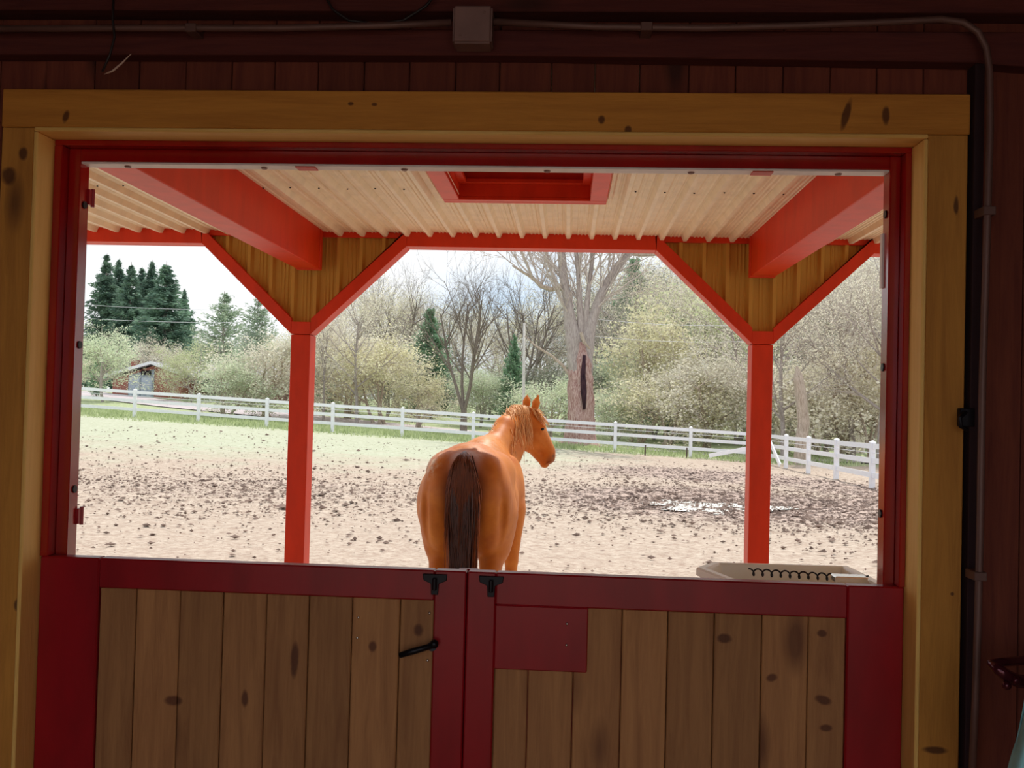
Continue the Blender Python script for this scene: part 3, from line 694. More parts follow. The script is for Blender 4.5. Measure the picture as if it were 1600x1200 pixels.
class SDF:
    def __init__(s, lo, hi, h):
        s.lo = np.array(lo); s.h = h; s.n = np.ceil((np.array(hi)-s.lo)/h).astype(int)+1
        s.val = np.full(s.n, 1.0, np.float32)
    def _win(s, lo, hi):
        a = np.clip(np.floor((np.array(lo)-s.lo)/s.h).astype(int), 0, s.n); b = np.clip(np.ceil((np.array(hi)-s.lo)/s.h).astype(int)+1, 0, s.n)
        g = [np.arange(a[i], b[i])*s.h+s.lo[i] for i in range(3)]
        return tuple(slice(a[i], b[i]) for i in range(3)), np.meshgrid(*g, indexing='ij')
    def put(s, w_, d, k, sub=False):
        v = s.val[w_]
        if sub:
            d = -d; hh = np.clip(.5-.5*(v-d)/k, 0, 1); s.val[w_] = v*(1-hh)+d*hh+k*hh*(1-hh)*1.0; return
        hh = np.clip(.5+.5*(v-d)/k, 0, 1); s.val[w_] = v*(1-hh)+d*hh-k*hh*(1-hh)
    def ell(s, c, r, k=.06, rot=None, sub=False):
        c = np.array(c, float); r = np.array(r, float); R_ = max(r)+k+.05 if rot is not None else r+k+.05
        w_, (X, Y, Z) = s._win(c-R_, c+R_); X, Y, Z = X-c[0], Y-c[1], Z-c[2]
        if rot is not None:
            M = np.array(Matrix.Rotation(rot[1], 3, rot[0]).transposed()); X, Y, Z = [M[i, 0]*X+M[i, 1]*Y+M[i, 2]*Z for i in range(3)]
        k0 = np.sqrt((X/r[0])**2+(Y/r[1])**2+(Z/r[2])**2); k1 = np.sqrt((X/r[0]**2)**2+(Y/r[1]**2)**2+(Z/r[2]**2)**2)
        s.put(w_, k0*(k0-1)/np.maximum(k1, 1e-6), k, sub)
    def cone(s, a, b, ra, rb, k=.04, sq=(1, 1, 1)):
        a, b = np.array(a, float), np.array(b, float); m = max(ra, rb)+k+.05
        w_, (X, Y, Z) = s._win(np.minimum(a, b)-m, np.maximum(a, b)+m)
        d = b-a; L = d@d; t = np.clip(((X-a[0])*d[0]+(Y-a[1])*d[1]+(Z-a[2])*d[2])/L, 0, 1)
        q = np.sqrt(((X-a[0]-t*d[0])*sq[0])**2+((Y-a[1]-t*d[1])*sq[1])**2+((Z-a[2]-t*d[2])*sq[2])**2)
        s.put(w_, q-(ra+(rb-ra)*t), k)

S = SDF((-.62, -.22, -.02), (.72, 2.52, 2.02), .0125)
# trunk
S.ell((0, .34, 1.21), (.285, .38, .325), .05)
for sx in (-1, 1):
    S.ell((sx*.135, .17, 1.14), (.165, .21, .33), .05)
    S.ell((sx*.19, .34, 1.03), (.125, .24, .32), .05)
S.ell((0, .06, 1.36), (.10, .14, .12), .06)
S.ell((-.02, .78, 1.24), (.27, .42, .27), .08)
S.ell((-.075, 1.02, 1.06), (.375, .62, .40), .07)
S.ell((-.03, 1.42, 1.14), (.30, .38, .37), .08)
S.ell((0, 1.58, 1.37), (.13, .34, .17), .08)
S.ell((.02, 1.72, 1.04), (.26, .26, .33), .08)
for sx in (-1, 1): S.ell((.02+sx*.18, 1.62, 1.04), (.12, .19, .34), .05)
for sx in (-1, 1):
    S.ell((sx*.20, .44, 1.345), (.09, .16, .10), .10); S.ell((sx*.12, .02, 1.22), (.08, .08, .12), .05)
    S.ell((sx*.075, -.01, .92), (.018, .05, .25), .05, sub=True); S.ell((sx*.25, .03, 1.0), (.018, .05, .20), .04, sub=True)
# neck
S.cone((.03, 1.62, 1.36), (.125, 1.93, 1.60), .12, .088, .07); S.cone((.125, 1.93, 1.60), (.235, 2.16, 1.71), .088, .070, .04)
S.cone((.05, 1.76, 1.18), (.14, 1.98, 1.41), .185, .125, .08); S.cone((.14, 1.98, 1.41), (.225, 2.17, 1.57), .135, .105, .05)
# head
S.cone((.245, 2.19, 1.70), (.37, 2.235, 1.615), .078, .082, .03)
S.ell((.315, 2.22, 1.52), (.13, .078, .135), .025)
S.cone((.365, 2.235, 1.60), (.49, 2.26, 1.395), .085, .058, .03)
S.ell((.487, 2.265, 1.345), (.062, .056, .066), .02)
S.cone((.32, 2.235, 1.455), (.44, 2.26, 1.305), .058, .036, .025)
S.ell((.455, 2.262, 1.275), (.038, .036, .030), .012)
S.ell((.425, 2.165, 1.605), (.034, .022, .026), .015)          # brow over the eye
S.cone((.36, 2.16, 1.53), (.44, 2.19, 1.44), .022, .012, .02)    # facial crest
S.ell((.535, 2.212, 1.352), (.012, .016, .018), .008, sub=True)  # nostril
S.cone((.475, 2.21, 1.285), (.515, 2.215, 1.305), .010, .006, .006)
# legs
def leg_hind(x, y, o):
    S.cone((x, .30, 1.05), (x+o, .27, .86), .165, .105, .05, (1.05, .85, 1)); S.cone((x+o, .27, .86), (x+o, .03, .58), .10, .052, .04, (1.05, .85, 1))
    S.cone((x+o, .34, .90), (x+o, .38, .82), .09, .06, .04)
    S.cone((x+o, -.01, .585), (x+o, .03, .52), .034, .040, .02); S.cone((x+o, .03, .54), (x+o, .06, .20), .043, .033, .02)
    S.cone((x+o, .06, .19), (x+o, .12, .09), .040, .036, .02); S.cone((x+o, .13, .07), (x+o, .15, .02), .048, .062, .01)
leg_hind(-.165, 0, .005); leg_hind(.17, 0, .0)
def leg_front(x, y):
    S.cone((x, y, .95), (x, y, .55), .10, .055, .05); S.cone((x, y+.01, .55), (x, y+.01, .46), .052, .048, .02)
    S.cone((x, y, .47), (x, y, .18), .040, .034, .02); S.cone((x, y, .18), (x, y+.06, .09), .038, .035, .02); S.cone((x, y+.07, .07), (x, y+.09, .02), .048, .062, .01)
leg_front(-.12, 1.58); leg_front(.225, 1.56)
# ears, cupped
for bx_, tp in (((.285, 2.20, 1.765), (.292, 2.215, 1.895)), ((.355, 2.175, 1.745), (.392, 2.15, 1.895))):
    md_ = tuple(np.array(bx_)*.55+np.array(tp)*.45)
    S.cone(bx_, md_, .030, .035, .02, (1, 1.5, 1)); S.cone(md_, tp, .035, .005, .01, (1, 1.5, 1))
# groove between the buttocks
S.ell((0, -.045, 1.05), (.012, .10, .27), .05, sub=True)
V, F = surface_nets(S.val, S.lo, S.h)
# smooth twice
def smooth(V, F, it):
    e = np.concatenate([F[:, [0, 1]], F[:, [1, 2]], F[:, [2, 3]], F[:, [3, 0]]]); e = np.concatenate([e, e[:, ::-1]])
    deg = np.bincount(e[:, 0], minlength=len(V))[:, None]
    for lam in (.6, -.5)*it:
        a = np.stack([np.bincount(e[:, 0], V[e[:, 1], c], minlength=len(V)) for c in range(3)], -1)/np.maximum(deg, 1); V = V+lam*(a-V)
    return V
V = smooth(V, F, 3)
hx_, hy_ = -.64, 5.88
hgz = ground_z(hx_, 6.5)
horse = tag(empty('horse', (hx_, hy_, hgz)), 'chestnut horse seen from behind, head turned to the right', 'horse')
def coat(t, b):
    co = coords(t, (1, 1, 1)); n = noise(t, co, 5, 5, .6); n2 = noise(t, coords(t, (40, 40, 9)), 6, 3)
    col = ramp(t, n, [(.3, (.48, .13, .018)), (.65, (.70, .25, .035))])
    col = mix(t, math_(t, 'MULTIPLY', n2, .3), col, (.42, .10, .02))
    at = nn(t, 'ShaderNodeAttribute', attribute_name='mark'); sp = nn(t, 'ShaderNodeSeparateColor'); t.links.new(at.outputs['Color'], sp.inputs[0])
    col = mix(t, sp.outputs[0], col, (.17, .045, .022))       # rump shade round the dock, painted into the coat
    dn = noise(t, co, 26, 5, .7)
    col = mix(t, math_(t, 'MULTIPLY', sp.outputs[1], ramp(t, dn, [(.42, (0, 0, 0)), (.6, (1, 1, 1))])), col, (.62, .50, .36))  # dried mud on the back
    col = mix(t, sp.outputs[2], col, (.05, .03, .03))         # hooves, nostril, eye
    t.links.new(col, b.inputs['Base Color']); b.inputs['Roughness'].default_value = .5; b.inputs['Specular IOR Level'].default_value = .22
    bump(t, b, n2, .12, .003)
M_coat = mat('chestnut coat', coat)
def np_mesh(name, V, F, m, smooth_=True):
    me = bpy.data.meshes.new(name); V = np.asarray(V, np.float32); F = np.asarray(F, np.int32); k = F.shape[1]
    me.vertices.add(len(V)); me.vertices.foreach_set('co', V.ravel()); me.loops.add(F.size); me.loops.foreach_set('vertex_index', F.ravel())
    me.polygons.add(len(F)); me.polygons.foreach_set('loop_start', np.arange(0, F.size, k, dtype=np.int32)); me.polygons.foreach_set('loop_total', np.full(len(F), k, np.int32))
    me.polygons.foreach_set('use_smooth', np.full(len(F), smooth_)); me.materials.append(m); me.update(); me.validate(); return me
me = np_mesh('body', V, F, M_coat)
a = me.color_attributes.new('mark', 'FLOAT_COLOR', 'POINT'); col = np.zeros((len(V), 4), np.float32); col[:, 3] = 1
X, Y, Z = V.T
dk = np.clip(1.35-np.sqrt((X/.15)**2+((Z-1.28)/.24)**2), 0, 1)*np.clip((.2-Y)/.12, 0, 1); col[:, 0] = np.clip(dk*1.3, 0, .85)  # mask of the painted rump shade
mdv = np.clip(1.6-np.sqrt(((X+.24)/.07)**2+((Y-.35)/.5)**2+((Z-1.42)/.09)**2), 0, 1); mdv = np.maximum(mdv, .35*np.clip(1.5-np.sqrt((X/.22)**2+((Y-.9)/.8)**2+((Z-1.5)/.08)**2), 0, 1)); col[:, 1] = mdv
hv = (Z < .075).astype(float); hv = np.maximum(hv, np.clip(1.6-np.sqrt(((X-.538)/.016)**2+((Y-2.205)/.03)**2+((Z-1.352)/.02)**2), 0, 1))
hv = np.maximum(hv, .5*np.clip(1.4-np.sqrt(((X-.52)/.05)**2+((Z-1.31)/.05)**2), 0, 1)); col[:, 2] = hv
a.data.foreach_set('color', col.ravel())
link('body', me, horse, True)
M_eye = plain('horse eye', (.012, .008, .006), .08)
MB().ball((.432, 2.158, 1.590), .017, 12, 8, (1, .8, .9)).build('eye', M_eye, horse, 0, True, True)
MB().ball((.432, 2.318, 1.590), .017, 12, 8, (1, .8, .9)).build('eye', M_eye, horse, 0, True, True)
# hair: tapering three-sided strands
def strands(name, gens, m, parent, n=3):
    mb = MB()
    for pts, r in gens: mb.tube(pts, [r*(1-.8*(i/(len(pts)-1))**2) for i in range(len(pts))], n, 0, False)
    return mb.build(name, m, parent, 0, True, True)
def hair(name, c1, c2):
    def f(t, b):
        t.links.new(ramp(t, noise(t, coords(t, (60, 60, 3)), 4, 4), [(.3, c1), (.66, c2)]), b.inputs['Base Color'])
        b.inputs['Roughness'].default_value = .38; b.inputs['Specular IOR Level'].default_value = .4
    return mat(name, f)
M_mane = hair('golden mane hair', (.62, .25, .06), (.95, .58, .26))
M_tail = hair('dark tail hair', (.02, .007, .006), (.10, .028, .014))
M_tail2 = hair('red tail hair', (.20, .05, .02), (.48, .16, .06))
rnd = random.Random(4)
g = []
for k in range(520):
    u = rnd.random(); a_ = rnd.gauss(0, 1)
    x0 = rnd.gauss(0, .018); sp_ = max(-1.6, min(1.6, a_))
    L = rnd.uniform(.85, 1.0); pts = []
    for i in range(10):
        t = i/9; z = 1.465-L*1.12*t**1.05
        wd = .044*math.sin(min(t*3.2, 1)*math.pi/2)*(1-.5*t)
        x = x0*.8+sp_*wd+.006*math.sin(9*t+k)
        y = -.03-.075*math.sin(min(t*3.0, 1.0)*math.pi/2)+rnd.uniform(-.004, .004)-.012*math.cos(sp_)
        pts.append((x+.012*t, y-(.016 if abs(sp_) < .9 else 0), z))
    g.append((pts, .0052))
strands('tail', g, M_tail, horse)
g = []
for k in range(240):      # reddish top hairs springing from the dock and fanning out over the dark hair
    a_ = max(-1.7, min(1.7, rnd.gauss(0, .9))); L = rnd.uniform(.10, .34)+(.35*rnd.random()**3)+.12*abs(a_); pts = []
    for i in range(8):
        t = i/7; sh = math.sin(min(t*1.2, 1)*math.pi/2)
        pts.append((rnd.gauss(0, .002)+a_*(.012+.048*sh), -.0-.142*math.sin(min(t*2.2, 1)*math.pi/2)+.02*abs(a_)*sh, 1.492-L*t**1.5-.01*abs(a_)))
    g.append((pts, .0038))
o = strands('tail_crest', g, hair('brown tail crest hair', (.09, .025, .014), (.27, .085, .035)), horse); o['label'] = 'reddish brown hairs fanning from the tail root'
g = []
for k in range(300):
    s_ = rnd.choice((-1, 1)); L = rnd.uniform(.25, .95) if rnd.random() < .6 else 1.0; pts = []; e = rnd.uniform(.35, 1.25)
    for i in range(9):
        t = i/8; z = 1.475-L*1.1*t**1.05
        sh = math.sin(min(t*L*3.4, 1)*math.pi/2)
        x = s_*(.012+e*.078*sh*(1-.30*t*L))+.008*math.sin(6*t+k)+(.03*t*(1-L) if s_ > 0 else 0)
        pts.append((x+.012*t*L, -.035-.06*sh-.008*e, z))
    g.append((pts, .0040))
o = strands('tail_fringe', g, M_tail2, horse); o['label'] = 'reddish outer hairs of the tail'
MB().tube([(0, .06, 1.45), (0, -.01, 1.455), (0, -.05, 1.40), (0, -.06, 1.25), (0, -.06, 1.1)], [.035, .036, .028, .018, .012], 10).build('dock', M_tail2, horse, 0, True, True)
# mane falling over the right side of the neck (towards the viewer)
crest = [Vector(p) for p in ((.02, 1.64, 1.475), (.065, 1.80, 1.59), (.12, 1.93, 1.675), (.17, 2.05, 1.755), (.225, 2.15, 1.795), (.27, 2.2, 1.79))]
def crest_at(u):
    t = u*(len(crest)-1); i = min(int(t), len(crest)-2); return crest[i].lerp(crest[i+1], t-i)
g = []
for k in range(820):
    u = rnd.uniform(.0, 1)**.85; p = crest_at(u)+Vector((rnd.gauss(-.012, .016), rnd.gauss(0, .014), -.004)); L = rnd.uniform(.24, .40)*(.65+.5*math.sin(min(u*1.25, 1)*math.pi*.8)); pts = []
    side = Vector((.62, -.55, 0))
    for i in range(8):
        t = i/7; q = p+side*(L*.55*math.sin(t*1.35))*(.55)+Vector((.02*math.sin(k+5*t), -.055*math.sin(min(t*2.2, 1)*1.57), -L*t**1.35+.018*math.sin(t*3.14)))
        pts.append(q)
    g.append((pts, rnd.uniform(.0035, .0055)))
strands('mane', g, M_mane, horse)
g = []
for k in range(70):
    p = Vector((.315+rnd.gauss(0, .014), 2.19+rnd.gauss(0, .016), 1.775)); L = rnd.uniform(.1, .2); pts = []
    for i in range(6):
        t = i/5; pts.append(p+Vector((L*.8*t+.02*math.sin(t*2+k), -.035*t, .012*math.sin(t*3.14)-L*.85*t**1.25)))
    g.append((pts, .0035))
strands('forelock', g, M_mane, horse)

# ---------------------------------------------------------------- trees
def leafm(name, c1, c2, tr=.35):
    def f(t, b):
        n = noise(t, coords(t), 1.3, 4, .7)
        col = ramp(t, n, [(.34, c1), (.64, c2)]); hv = nn(t, 'ShaderNodeHueSaturation'); t.links.new(col, hv.inputs['Color']); t.links.new(math_(t, 'MULTIPLY_ADD', objrand(t), .35, .82), hv.inputs['Value'])
        t.links.new(hv.outputs[0], b.inputs['Base Color']); b.inputs['Roughness'].default_value = .7; b.inputs['Specular IOR Level'].default_value = .2
        out = t.nodes['Material Output']; td = nn(t, 'ShaderNodeBsdfTranslucent'); t.links.new(hv.outputs[0], td.inputs['Color'])
        mx = nn(t, 'ShaderNodeMixShader'); mx.inputs[0].default_value = tr; t.links.new(b.outputs[0], mx.inputs[1]); t.links.new(td.outputs[0], mx.inputs[2]); t.links.new(mx.outputs[0], out.inputs['Surface'])
    return mat(name, f)
def bark(name, c1, c2):
    def f(t, b):
        n = noise(t, coords(t, (9, 9, 1.6)), 2.5, 6, .7)
        t.links.new(ramp(t, n, [(.34, c1), (.62, c2)]), b.inputs['Base Color']); b.inputs['Roughness'].default_value = .9; b.inputs['Specular IOR Level'].default_value = .1
        bump(t, b, n, .8, .05)
    return mat(name, f)
L_bud = leafm('budding yellow leaves', (.60, .58, .38), (.93, .90, .66))
L_pale = leafm('pale blossom leaves', (.68, .65, .52), (.96, .93, .80))
L_sage = leafm('sage green leaves', (.45, .54, .38), (.76, .81, .62))
L_lime = leafm('fresh green leaves', (.50, .58, .32), (.84, .87, .60))
L_dark = leafm('dark shade leaves', (.11, .13, .10), (.36, .38, .29), .2)  # dark colour stands in for the shade inside the wood
L_spruce = leafm('spruce needles', (.10, .18, .15), (.28, .42, .30), .25)
L_pine = leafm('pine needles', (.24, .33, .25), (.48, .57, .42), .25)
L_ever = leafm('evergreen needles', (.12, .25, .15), (.36, .52, .34), .25)
B_grey = bark('grey bark', (.30, .25, .24), (.55, .49, .46)); B_tan = bark('tan bark', (.34, .27, .21), (.60, .51, .43))
B_dark = bark('dark grey bark', (.13, .105, .09), (.33, .28, .24)); B_pale = bark('pale twig bark', (.52, .45, .41), (.80, .72, .67)); B_rust = bark('rusty rotten wood', (.24, .09, .08), (.62, .46, .42))
B_hole_shade = bark('dark hollow shade', (.02, .012, .02), (.08, .04, .05))

class Tree:
    def __init__(s, seed): s.r = random.Random(seed); s.trunk = MB(); s.twig = MB(); s.tips = []
    def branch(s, p, d, L, r, depth, maxd, spread, upb, kids, wig=.16, bare=False):
        R_ = s.r; n = 4 if depth < 2 else 3; pts = [p.copy()]; q = p.copy(); dd = d.normalized()
        for i in range(n):
            dd = (dd+Vector((R_.gauss(0, wig), R_.gauss(0, wig), R_.gauss(0, wig*.6)+upb*.12))).normalized(); q = q+dd*L/n; pts.append(q.copy())
        e = .35 if depth < maxd else .3
        rad = [r*(1-(1-e)*i/n) for i in range(n+1)]
        (s.trunk if depth <= 1 else s.twig).tube(pts, rad, 7 if depth == 0 else (5 if depth == 1 else 3), 0, False)
        if depth >= maxd-1: s.tips += pts[1:]
        if depth >= maxd: return
        for k in range(kids[depth]):
            t = R_.uniform(.25, 1) if depth else R_.uniform(.28, 1)
            i = min(int(t*n), n-1); b = pts[i].lerp(pts[i+1], t*n-i); ax = (pts[i+1]-pts[i]).normalized()
            o = ax.orthogonal(); o.rotate(Matrix.Rotation(R_.uniform(0, 6.283), 3, ax)); a = R_.uniform(.6, 1.25)*spread
            nd = ax*math.cos(a)+o*math.sin(a)
            s.branch(b, nd, L*R_.uniform(.42, .72)*(1.15-.5*t if depth == 0 else 1), max(rad[i]*.5, .012), depth+1, maxd, spread, upb, kids, wig, bare)
def leaf_tris(pts, n, size, spread, seed, flat=.6):
    g = np.random.default_rng(seed); P_ = np.array([tuple(p) for p in pts]); c = P_[g.integers(0, len(P_), n)]+g.normal(0, spread, (n, 3))
    a = g.normal(0, 1, (n, 3)); a /= np.linalg.norm(a, axis=1)[:, None]; b = np.cross(a, g.normal(0, 1, (n, 3))); b /= np.linalg.norm(b, axis=1)[:, None]
    sz = size*g.uniform(.5, 1.3, (n, 1)); V = np.stack([c-a*sz, c+b*sz*flat, c+a*sz, c-b*sz*flat], 1).reshape(-1, 3); return V, np.arange(n*4).reshape(-1, 4)
def tree_proto(kind, seed):
    T = Tree(seed); s = T.r; V0 = Vector((0, 0, 0)); parts = []
    if kind == 'bud':      # bushy budding tree, crown to the ground
        for k in range(3): T.branch(Vector((s.gauss(0, .2), s.gauss(0, .2), -.1)), Vector((s.gauss(0, .28), s.gauss(0, .28), 1)), 4.6, .11, 0, 3, .85, .3, (9, 6, 4))
        parts = [('trunk', T.trunk.mesh('trunk', B_tan, smooth=True)), ('twigs', T.twig.mesh('twigs', B_pale, smooth=True)), ('foliage', np_mesh('foliage', *leaf_tris(T.tips, 9500, .075, .24, seed), L_bud, False))]
    elif kind == 'tall':   # tall thin woodland tree with sparse buds
        T.branch(V0-Vector((0, 0, .2)), Vector((s.gauss(0, .05), 0, 1)), 12, .25, 0, 3, .75, .35, (17, 7, 4), .07)
        parts = [('trunk', T.trunk.mesh('trunk', B_grey, smooth=True)), ('twigs', T.twig.mesh('twigs', B_pale, smooth=True)), ('foliage', np_mesh('foliage', *leaf_tris(T.tips, 7000, .07, .28, seed), L_pale, False))]
    elif kind == 'bare':   # wide bare tree with several uprights
        for k in range(4): T.branch(Vector((0, 0, 1.6)), Vector((s.gauss(0, .30), s.gauss(0, .25), 1)), 9, .19, 0, 3, .62, .5, (9, 6, 4), .08)
        T.trunk.tube([(0, 0, -.2), (.05, 0, .8), (0, 0, 1.9)], [.42, .36, .30], 9, 0, False)
        parts = [('trunk', T.trunk.mesh('trunk', B_dark, smooth=True)), ('twigs', T.twig.mesh('twigs', B_dark, smooth=True))]
    elif kind == 'sage':
        for k in range(2): T.branch(V0, Vector((s.gauss(0, .2), s.gauss(0, .2), 1)), 5.5, .13, 0, 3, .95, .2, (11, 6, 4))
        parts = [('trunk', T.trunk.mesh('trunk', B_grey, smooth=True)), ('twigs', T.twig.mesh('twigs', B_pale, smooth=True)), ('foliage', np_mesh('foliage', *leaf_tris(T.tips, 10000, .08, .25, seed), L_sage, False))]
    elif kind in ('spruce', 'pine', 'ever'):
        H = {'spruce': 13, 'pine': 9, 'ever': 7.5}[kind]; tipn = []
        T.trunk.tube([(0, 0, -.2), (0, 0, H*.5), (0, 0, H)], [H*.016, H*.010, .02], 7, 0, False)
        lv = {'spruce': 44, 'pine': 22, 'ever': 30}[kind]
        Vs = []; g = np.random.default_rng(seed)
        for i in range(lv):
            t = min(max((i+s.uniform(-.5, .5))/lv, 0), .995); z = H*(.10+.89*t); rad = {'spruce': .25, 'pine': .34, 'ever': .27}[kind]*H*(1-t)**(.85 if kind != 'pine' else .6)+.03
            for k in range(9 if kind != 'pine' else 7):
                a = s.uniform(0, 6.283); L = rad*s.uniform(.5, 1.15); dr = -.35 if kind == 'spruce' else .12
                zj = z+s.uniform(-.5, .5)*(1-t*.6); pts = [Vector((math.cos(a)*L*u, math.sin(a)*L*u, zj+dr*L*u+(.28*L*u*u))) for u in (0, .35, .7, 1)]
                T.twig.tube(pts, [.03, .02, .012, .005], 3, 0, False); tipn.append((pts, L))
        n = {'spruce': 56, 'pine': 40, 'ever': 36}[kind]
        for pts, L in tipn:
            u = g.uniform(.12, 1.0, n)**.8; A = np.array([tuple(p) for p in pts]); c = np.stack([np.interp(u, (0, .35, .7, 1), A[:, j]) for j in range(3)], 1)
            ax = (A[3]-A[0]); ax /= np.linalg.norm(ax)+1e-9; sd_ = np.cross(ax, (0, 0, 1)); wdt = (.22+.05*L)*(1.15-u)[:, None]
            off = sd_*g.normal(0, 1, (n, 1))*wdt*1.1; dn = np.array([0, 0, -1.0])*np.abs(g.normal(0, 1, (n, 1)))*wdt*.6
            c = c+off*.6+dn*1.1+g.normal(0, .10, (n, 3))*min(1, L); a2 = ax*.6+np.sign(off@sd_)[:, None]*sd_*.5+g.normal(0, .25, (n, 3)); a2 /= np.linalg.norm(a2, axis=1)[:, None]
            sz = (.17 if kind != 'pine' else .15)*g.uniform(.6, 1.3, (n, 1))*min(1, .45+L*.5); b2 = np.cross(a2, g.normal(0, 1, (n, 3))); b2 /= np.linalg.norm(b2, axis=1)[:, None]
            Vs.append(np.stack([c-a2*sz, c+b2*sz*.32+dn*.3, c+a2*sz+dn*.5, c-b2*sz*.32], 1).reshape(-1, 3))
        Vv = np.concatenate(Vs); lm = {'spruce': L_spruce, 'pine': L_pine, 'ever': L_ever}[kind]
        parts = [('trunk', T.trunk.mesh('trunk', B_grey, smooth=True)), ('branches', T.twig.mesh('branches', B_grey, smooth=True)), ('foliage', np_mesh('foliage', Vv, np.arange(len(Vv)).reshape(-1, 4), lm, False))]
    return parts
PROTO = {}
def proto(kind, i):
    if (kind, i) not in PROTO: PROTO[(kind, i)] = tree_proto(kind, 100+i*7+sum(map(ord, kind)))
    return PROTO[(kind, i)]
def HT(kind, i):
    return max(max(v.co.z for v in me.vertices) for _, me in proto(kind, i))*(1 if kind in ('spruce', 'pine', 'ever') else .95)
HTC = {}
def plant(kind, i, px_, Y, H, label, name=None, group=None, wide=1.0, rz=None, swap=None):
    base = HT(kind, i)
    X = PX(px_, 632, Y); s = H/base; e = empty(name or {'bud': 'budding_tree', 'tall': 'woodland_tree', 'bare': 'bare_tree', 'sage': 'leafy_tree', 'spruce': 'spruce_tree', 'pine': 'pine_tree', 'ever': 'evergreen_tree'}[kind], (X, Y, ground_z(X, Y)), label, 'tree', group)
    e.rotation_euler.z = rz if rz is not None else (px_*1.37+Y*.7) % 6.283; e.scale = (s*wide, s*wide, s)
    for nm, me in proto(kind, i):
        o = bpy.data.objects.new(nm, me); C.objects.link(o); o.parent = e
        if nm != 'trunk': o['kind'] = 'stuff'
        if swap and nm == 'foliage':
            o.material_slots[0].link = 'OBJECT'; o.material_slots[0].material = swap
    return e
def toph(px_, y, Y):
    """height of a thing standing at depth Y whose top is seen at (px_, y)"""
    p = P(px_, y, Y); return p.z-ground_z(p.x, Y)
# spruces on the left skyline
sp = ((159, 396, 76, 'leftmost and tallest-looking'), (179, 403, 80, 'second from the left'), (198, 409, 74, 'third from the left'), (215, 417, 79, 'fourth from the left, half hidden'), (231, 406, 76, 'fifth from the left, slim topped'), (253, 407, 70, 'broad rightmost'))
for i, (x, y, Y, wd) in enumerate(sp):
    plant('spruce', i % 3, x, Y, toph(x, y, Y), '%s dark spruce of the row on the left skyline' % wd, wide=1.15 if i < 5 else 1.6)
plant('spruce', 1, 283, 82, toph(283, 450, 82), 'small dark spruce at the right end of the spruce row')
plant('pine', 0, 345, 62, toph(345, 455, 62), 'open bluish pine right of the spruce row with wide branches', wide=1.15)
plant('pine', 0, 398, 68, toph(398, 462, 68), 'second pine standing just left of the left porch post', wide=.9)
plant('ever', 0, 668, 58, toph(668, 478, 58), 'dark green evergreen behind the bare forked tree', wide=1.2)
plant('ever', 1, 802, 55, toph(802, 520, 55), 'soft green conifer behind the horse ears', wide=.75)
plant('ever', 0, 985, 74, toph(985, 398, 74), 'tall bluish evergreen right of the hollow tree top', wide=1.0)
plant('ever', 1, 508, 58, toph(508, 545, 58), 'dark evergreen low beside the left porch post', wide=1.1)
plant('ever', 0, 1065, 66, toph(1065, 480, 66), 'dark evergreen deep in the yellow bushes left of the right porch post', wide=1.0)
plant('ever', 1, 150, 56, toph(150, 560, 56), 'low dark evergreen left of the grey house', wide=1.0)
# named front trees
spec = [('sage', 0, 160, 52, 500, 'wide pale leafy tree left of the grey house', 1.2, L_sage), ('bud', 0, 232, 62, 515, 'pale budding tree behind the grey house', 1.2, L_pale),
        ('sage', 1, 300, 57, 530, 'light green tree over the right end of the grey house', 1.1, L_lime), ('bud', 1, 352, 45.5, 540, 'low wide orchard tree with a dark trunk behind the fence', 1.5, L_sage),
        ('bud', 2, 415, 48, 520, 'pale budding tree just left of the left porch post', 1.4, L_pale),
        ('bud', 0, 598, 49, 500, 'large cream budding tree right of the left porch post', 1.25, L_bud), ('bud', 1, 655, 47, 560, 'low yellow budding bush by the forked tree', 1.3, L_bud),
        ('bud', 2, 545, 52, 505, 'pale budding tree behind the straight grey trunk', 1.2, L_pale),
        ('bud', 1, 1000, 52, 440, 'tall yellow-green budding tree right of the hollow tree', 1.1, L_bud), ('sage', 1, 1080, 60, 430, 'bright green-yellow tree under the right brace', 1.1, L_lime),
        ('bud', 0, 1105, 47, 520, 'cream budding bush left of the right porch post', 1.45, L_pale), ('bud', 2, 1045, 46, 575, 'low cream bush near the fence corner', 1.4, L_bud),
        ('bud', 1, 960, 47, 590, 'low sage bush right of the hollow trunk', 1.2, L_sage), ('bud', 2, 860, 50, 585, 'low sage bush left of the hollow trunk', 1.2, L_sage)]
for k_, i, x, Y, y, lb, wd, sw in spec: plant(k_, i, x, Y, toph(x, y, Y), lb, wide=wd, swap=sw)
plant('bare', 0, 725, 46, toph(725, 370, 46), 'bare forked tree rising left of the horse', wide=.75)
plant('bare', 1, 815, 60, toph(815, 380, 60), 'bare twiggy tree behind the white pole', wide=.7)
plant('bare', 1, 620, 66, toph(620, 385, 66), 'thin bare tree seen at the left end of the middle bay', wide=.7)
plant('tall', 0, 558, 47, toph(558, 400, 47), 'straight grey-trunked tree right of the left porch post', wide=.9)
plant('tall', 1, 506, 48, toph(506, 440, 48), 'slim grey-trunked tree close beside the left porch post', wide=.7)
# right-hand wood
rs = ((1225, 42, 380), (1290, 46, 370), (1335, 43, 360), (1375, 40, 350), (1180, 50, 400), (1410, 42, 340))
for i, (x, Y, y) in enumerate(rs):
    plant('tall', i % 3, x, Y, toph(x, y, Y), '%s tall grey tree in the wood right of the right porch post' % ('first', 'third', 'fourth', 'fifth', 'hidden', 'sixth')[i], wide=1.0)
for i, (x, Y, y) in enumerate(((1232, 47, 540), (1275, 45, 560), (1320, 44, 520), (1362, 42, 560))):
    plant('bud', i % 3, x, Y, toph(x, y, Y), '%s pale undergrowth bush beyond the right fence' % ('first', 'second', 'third', 'fourth')[i], wide=1.35, swap=L_pale)
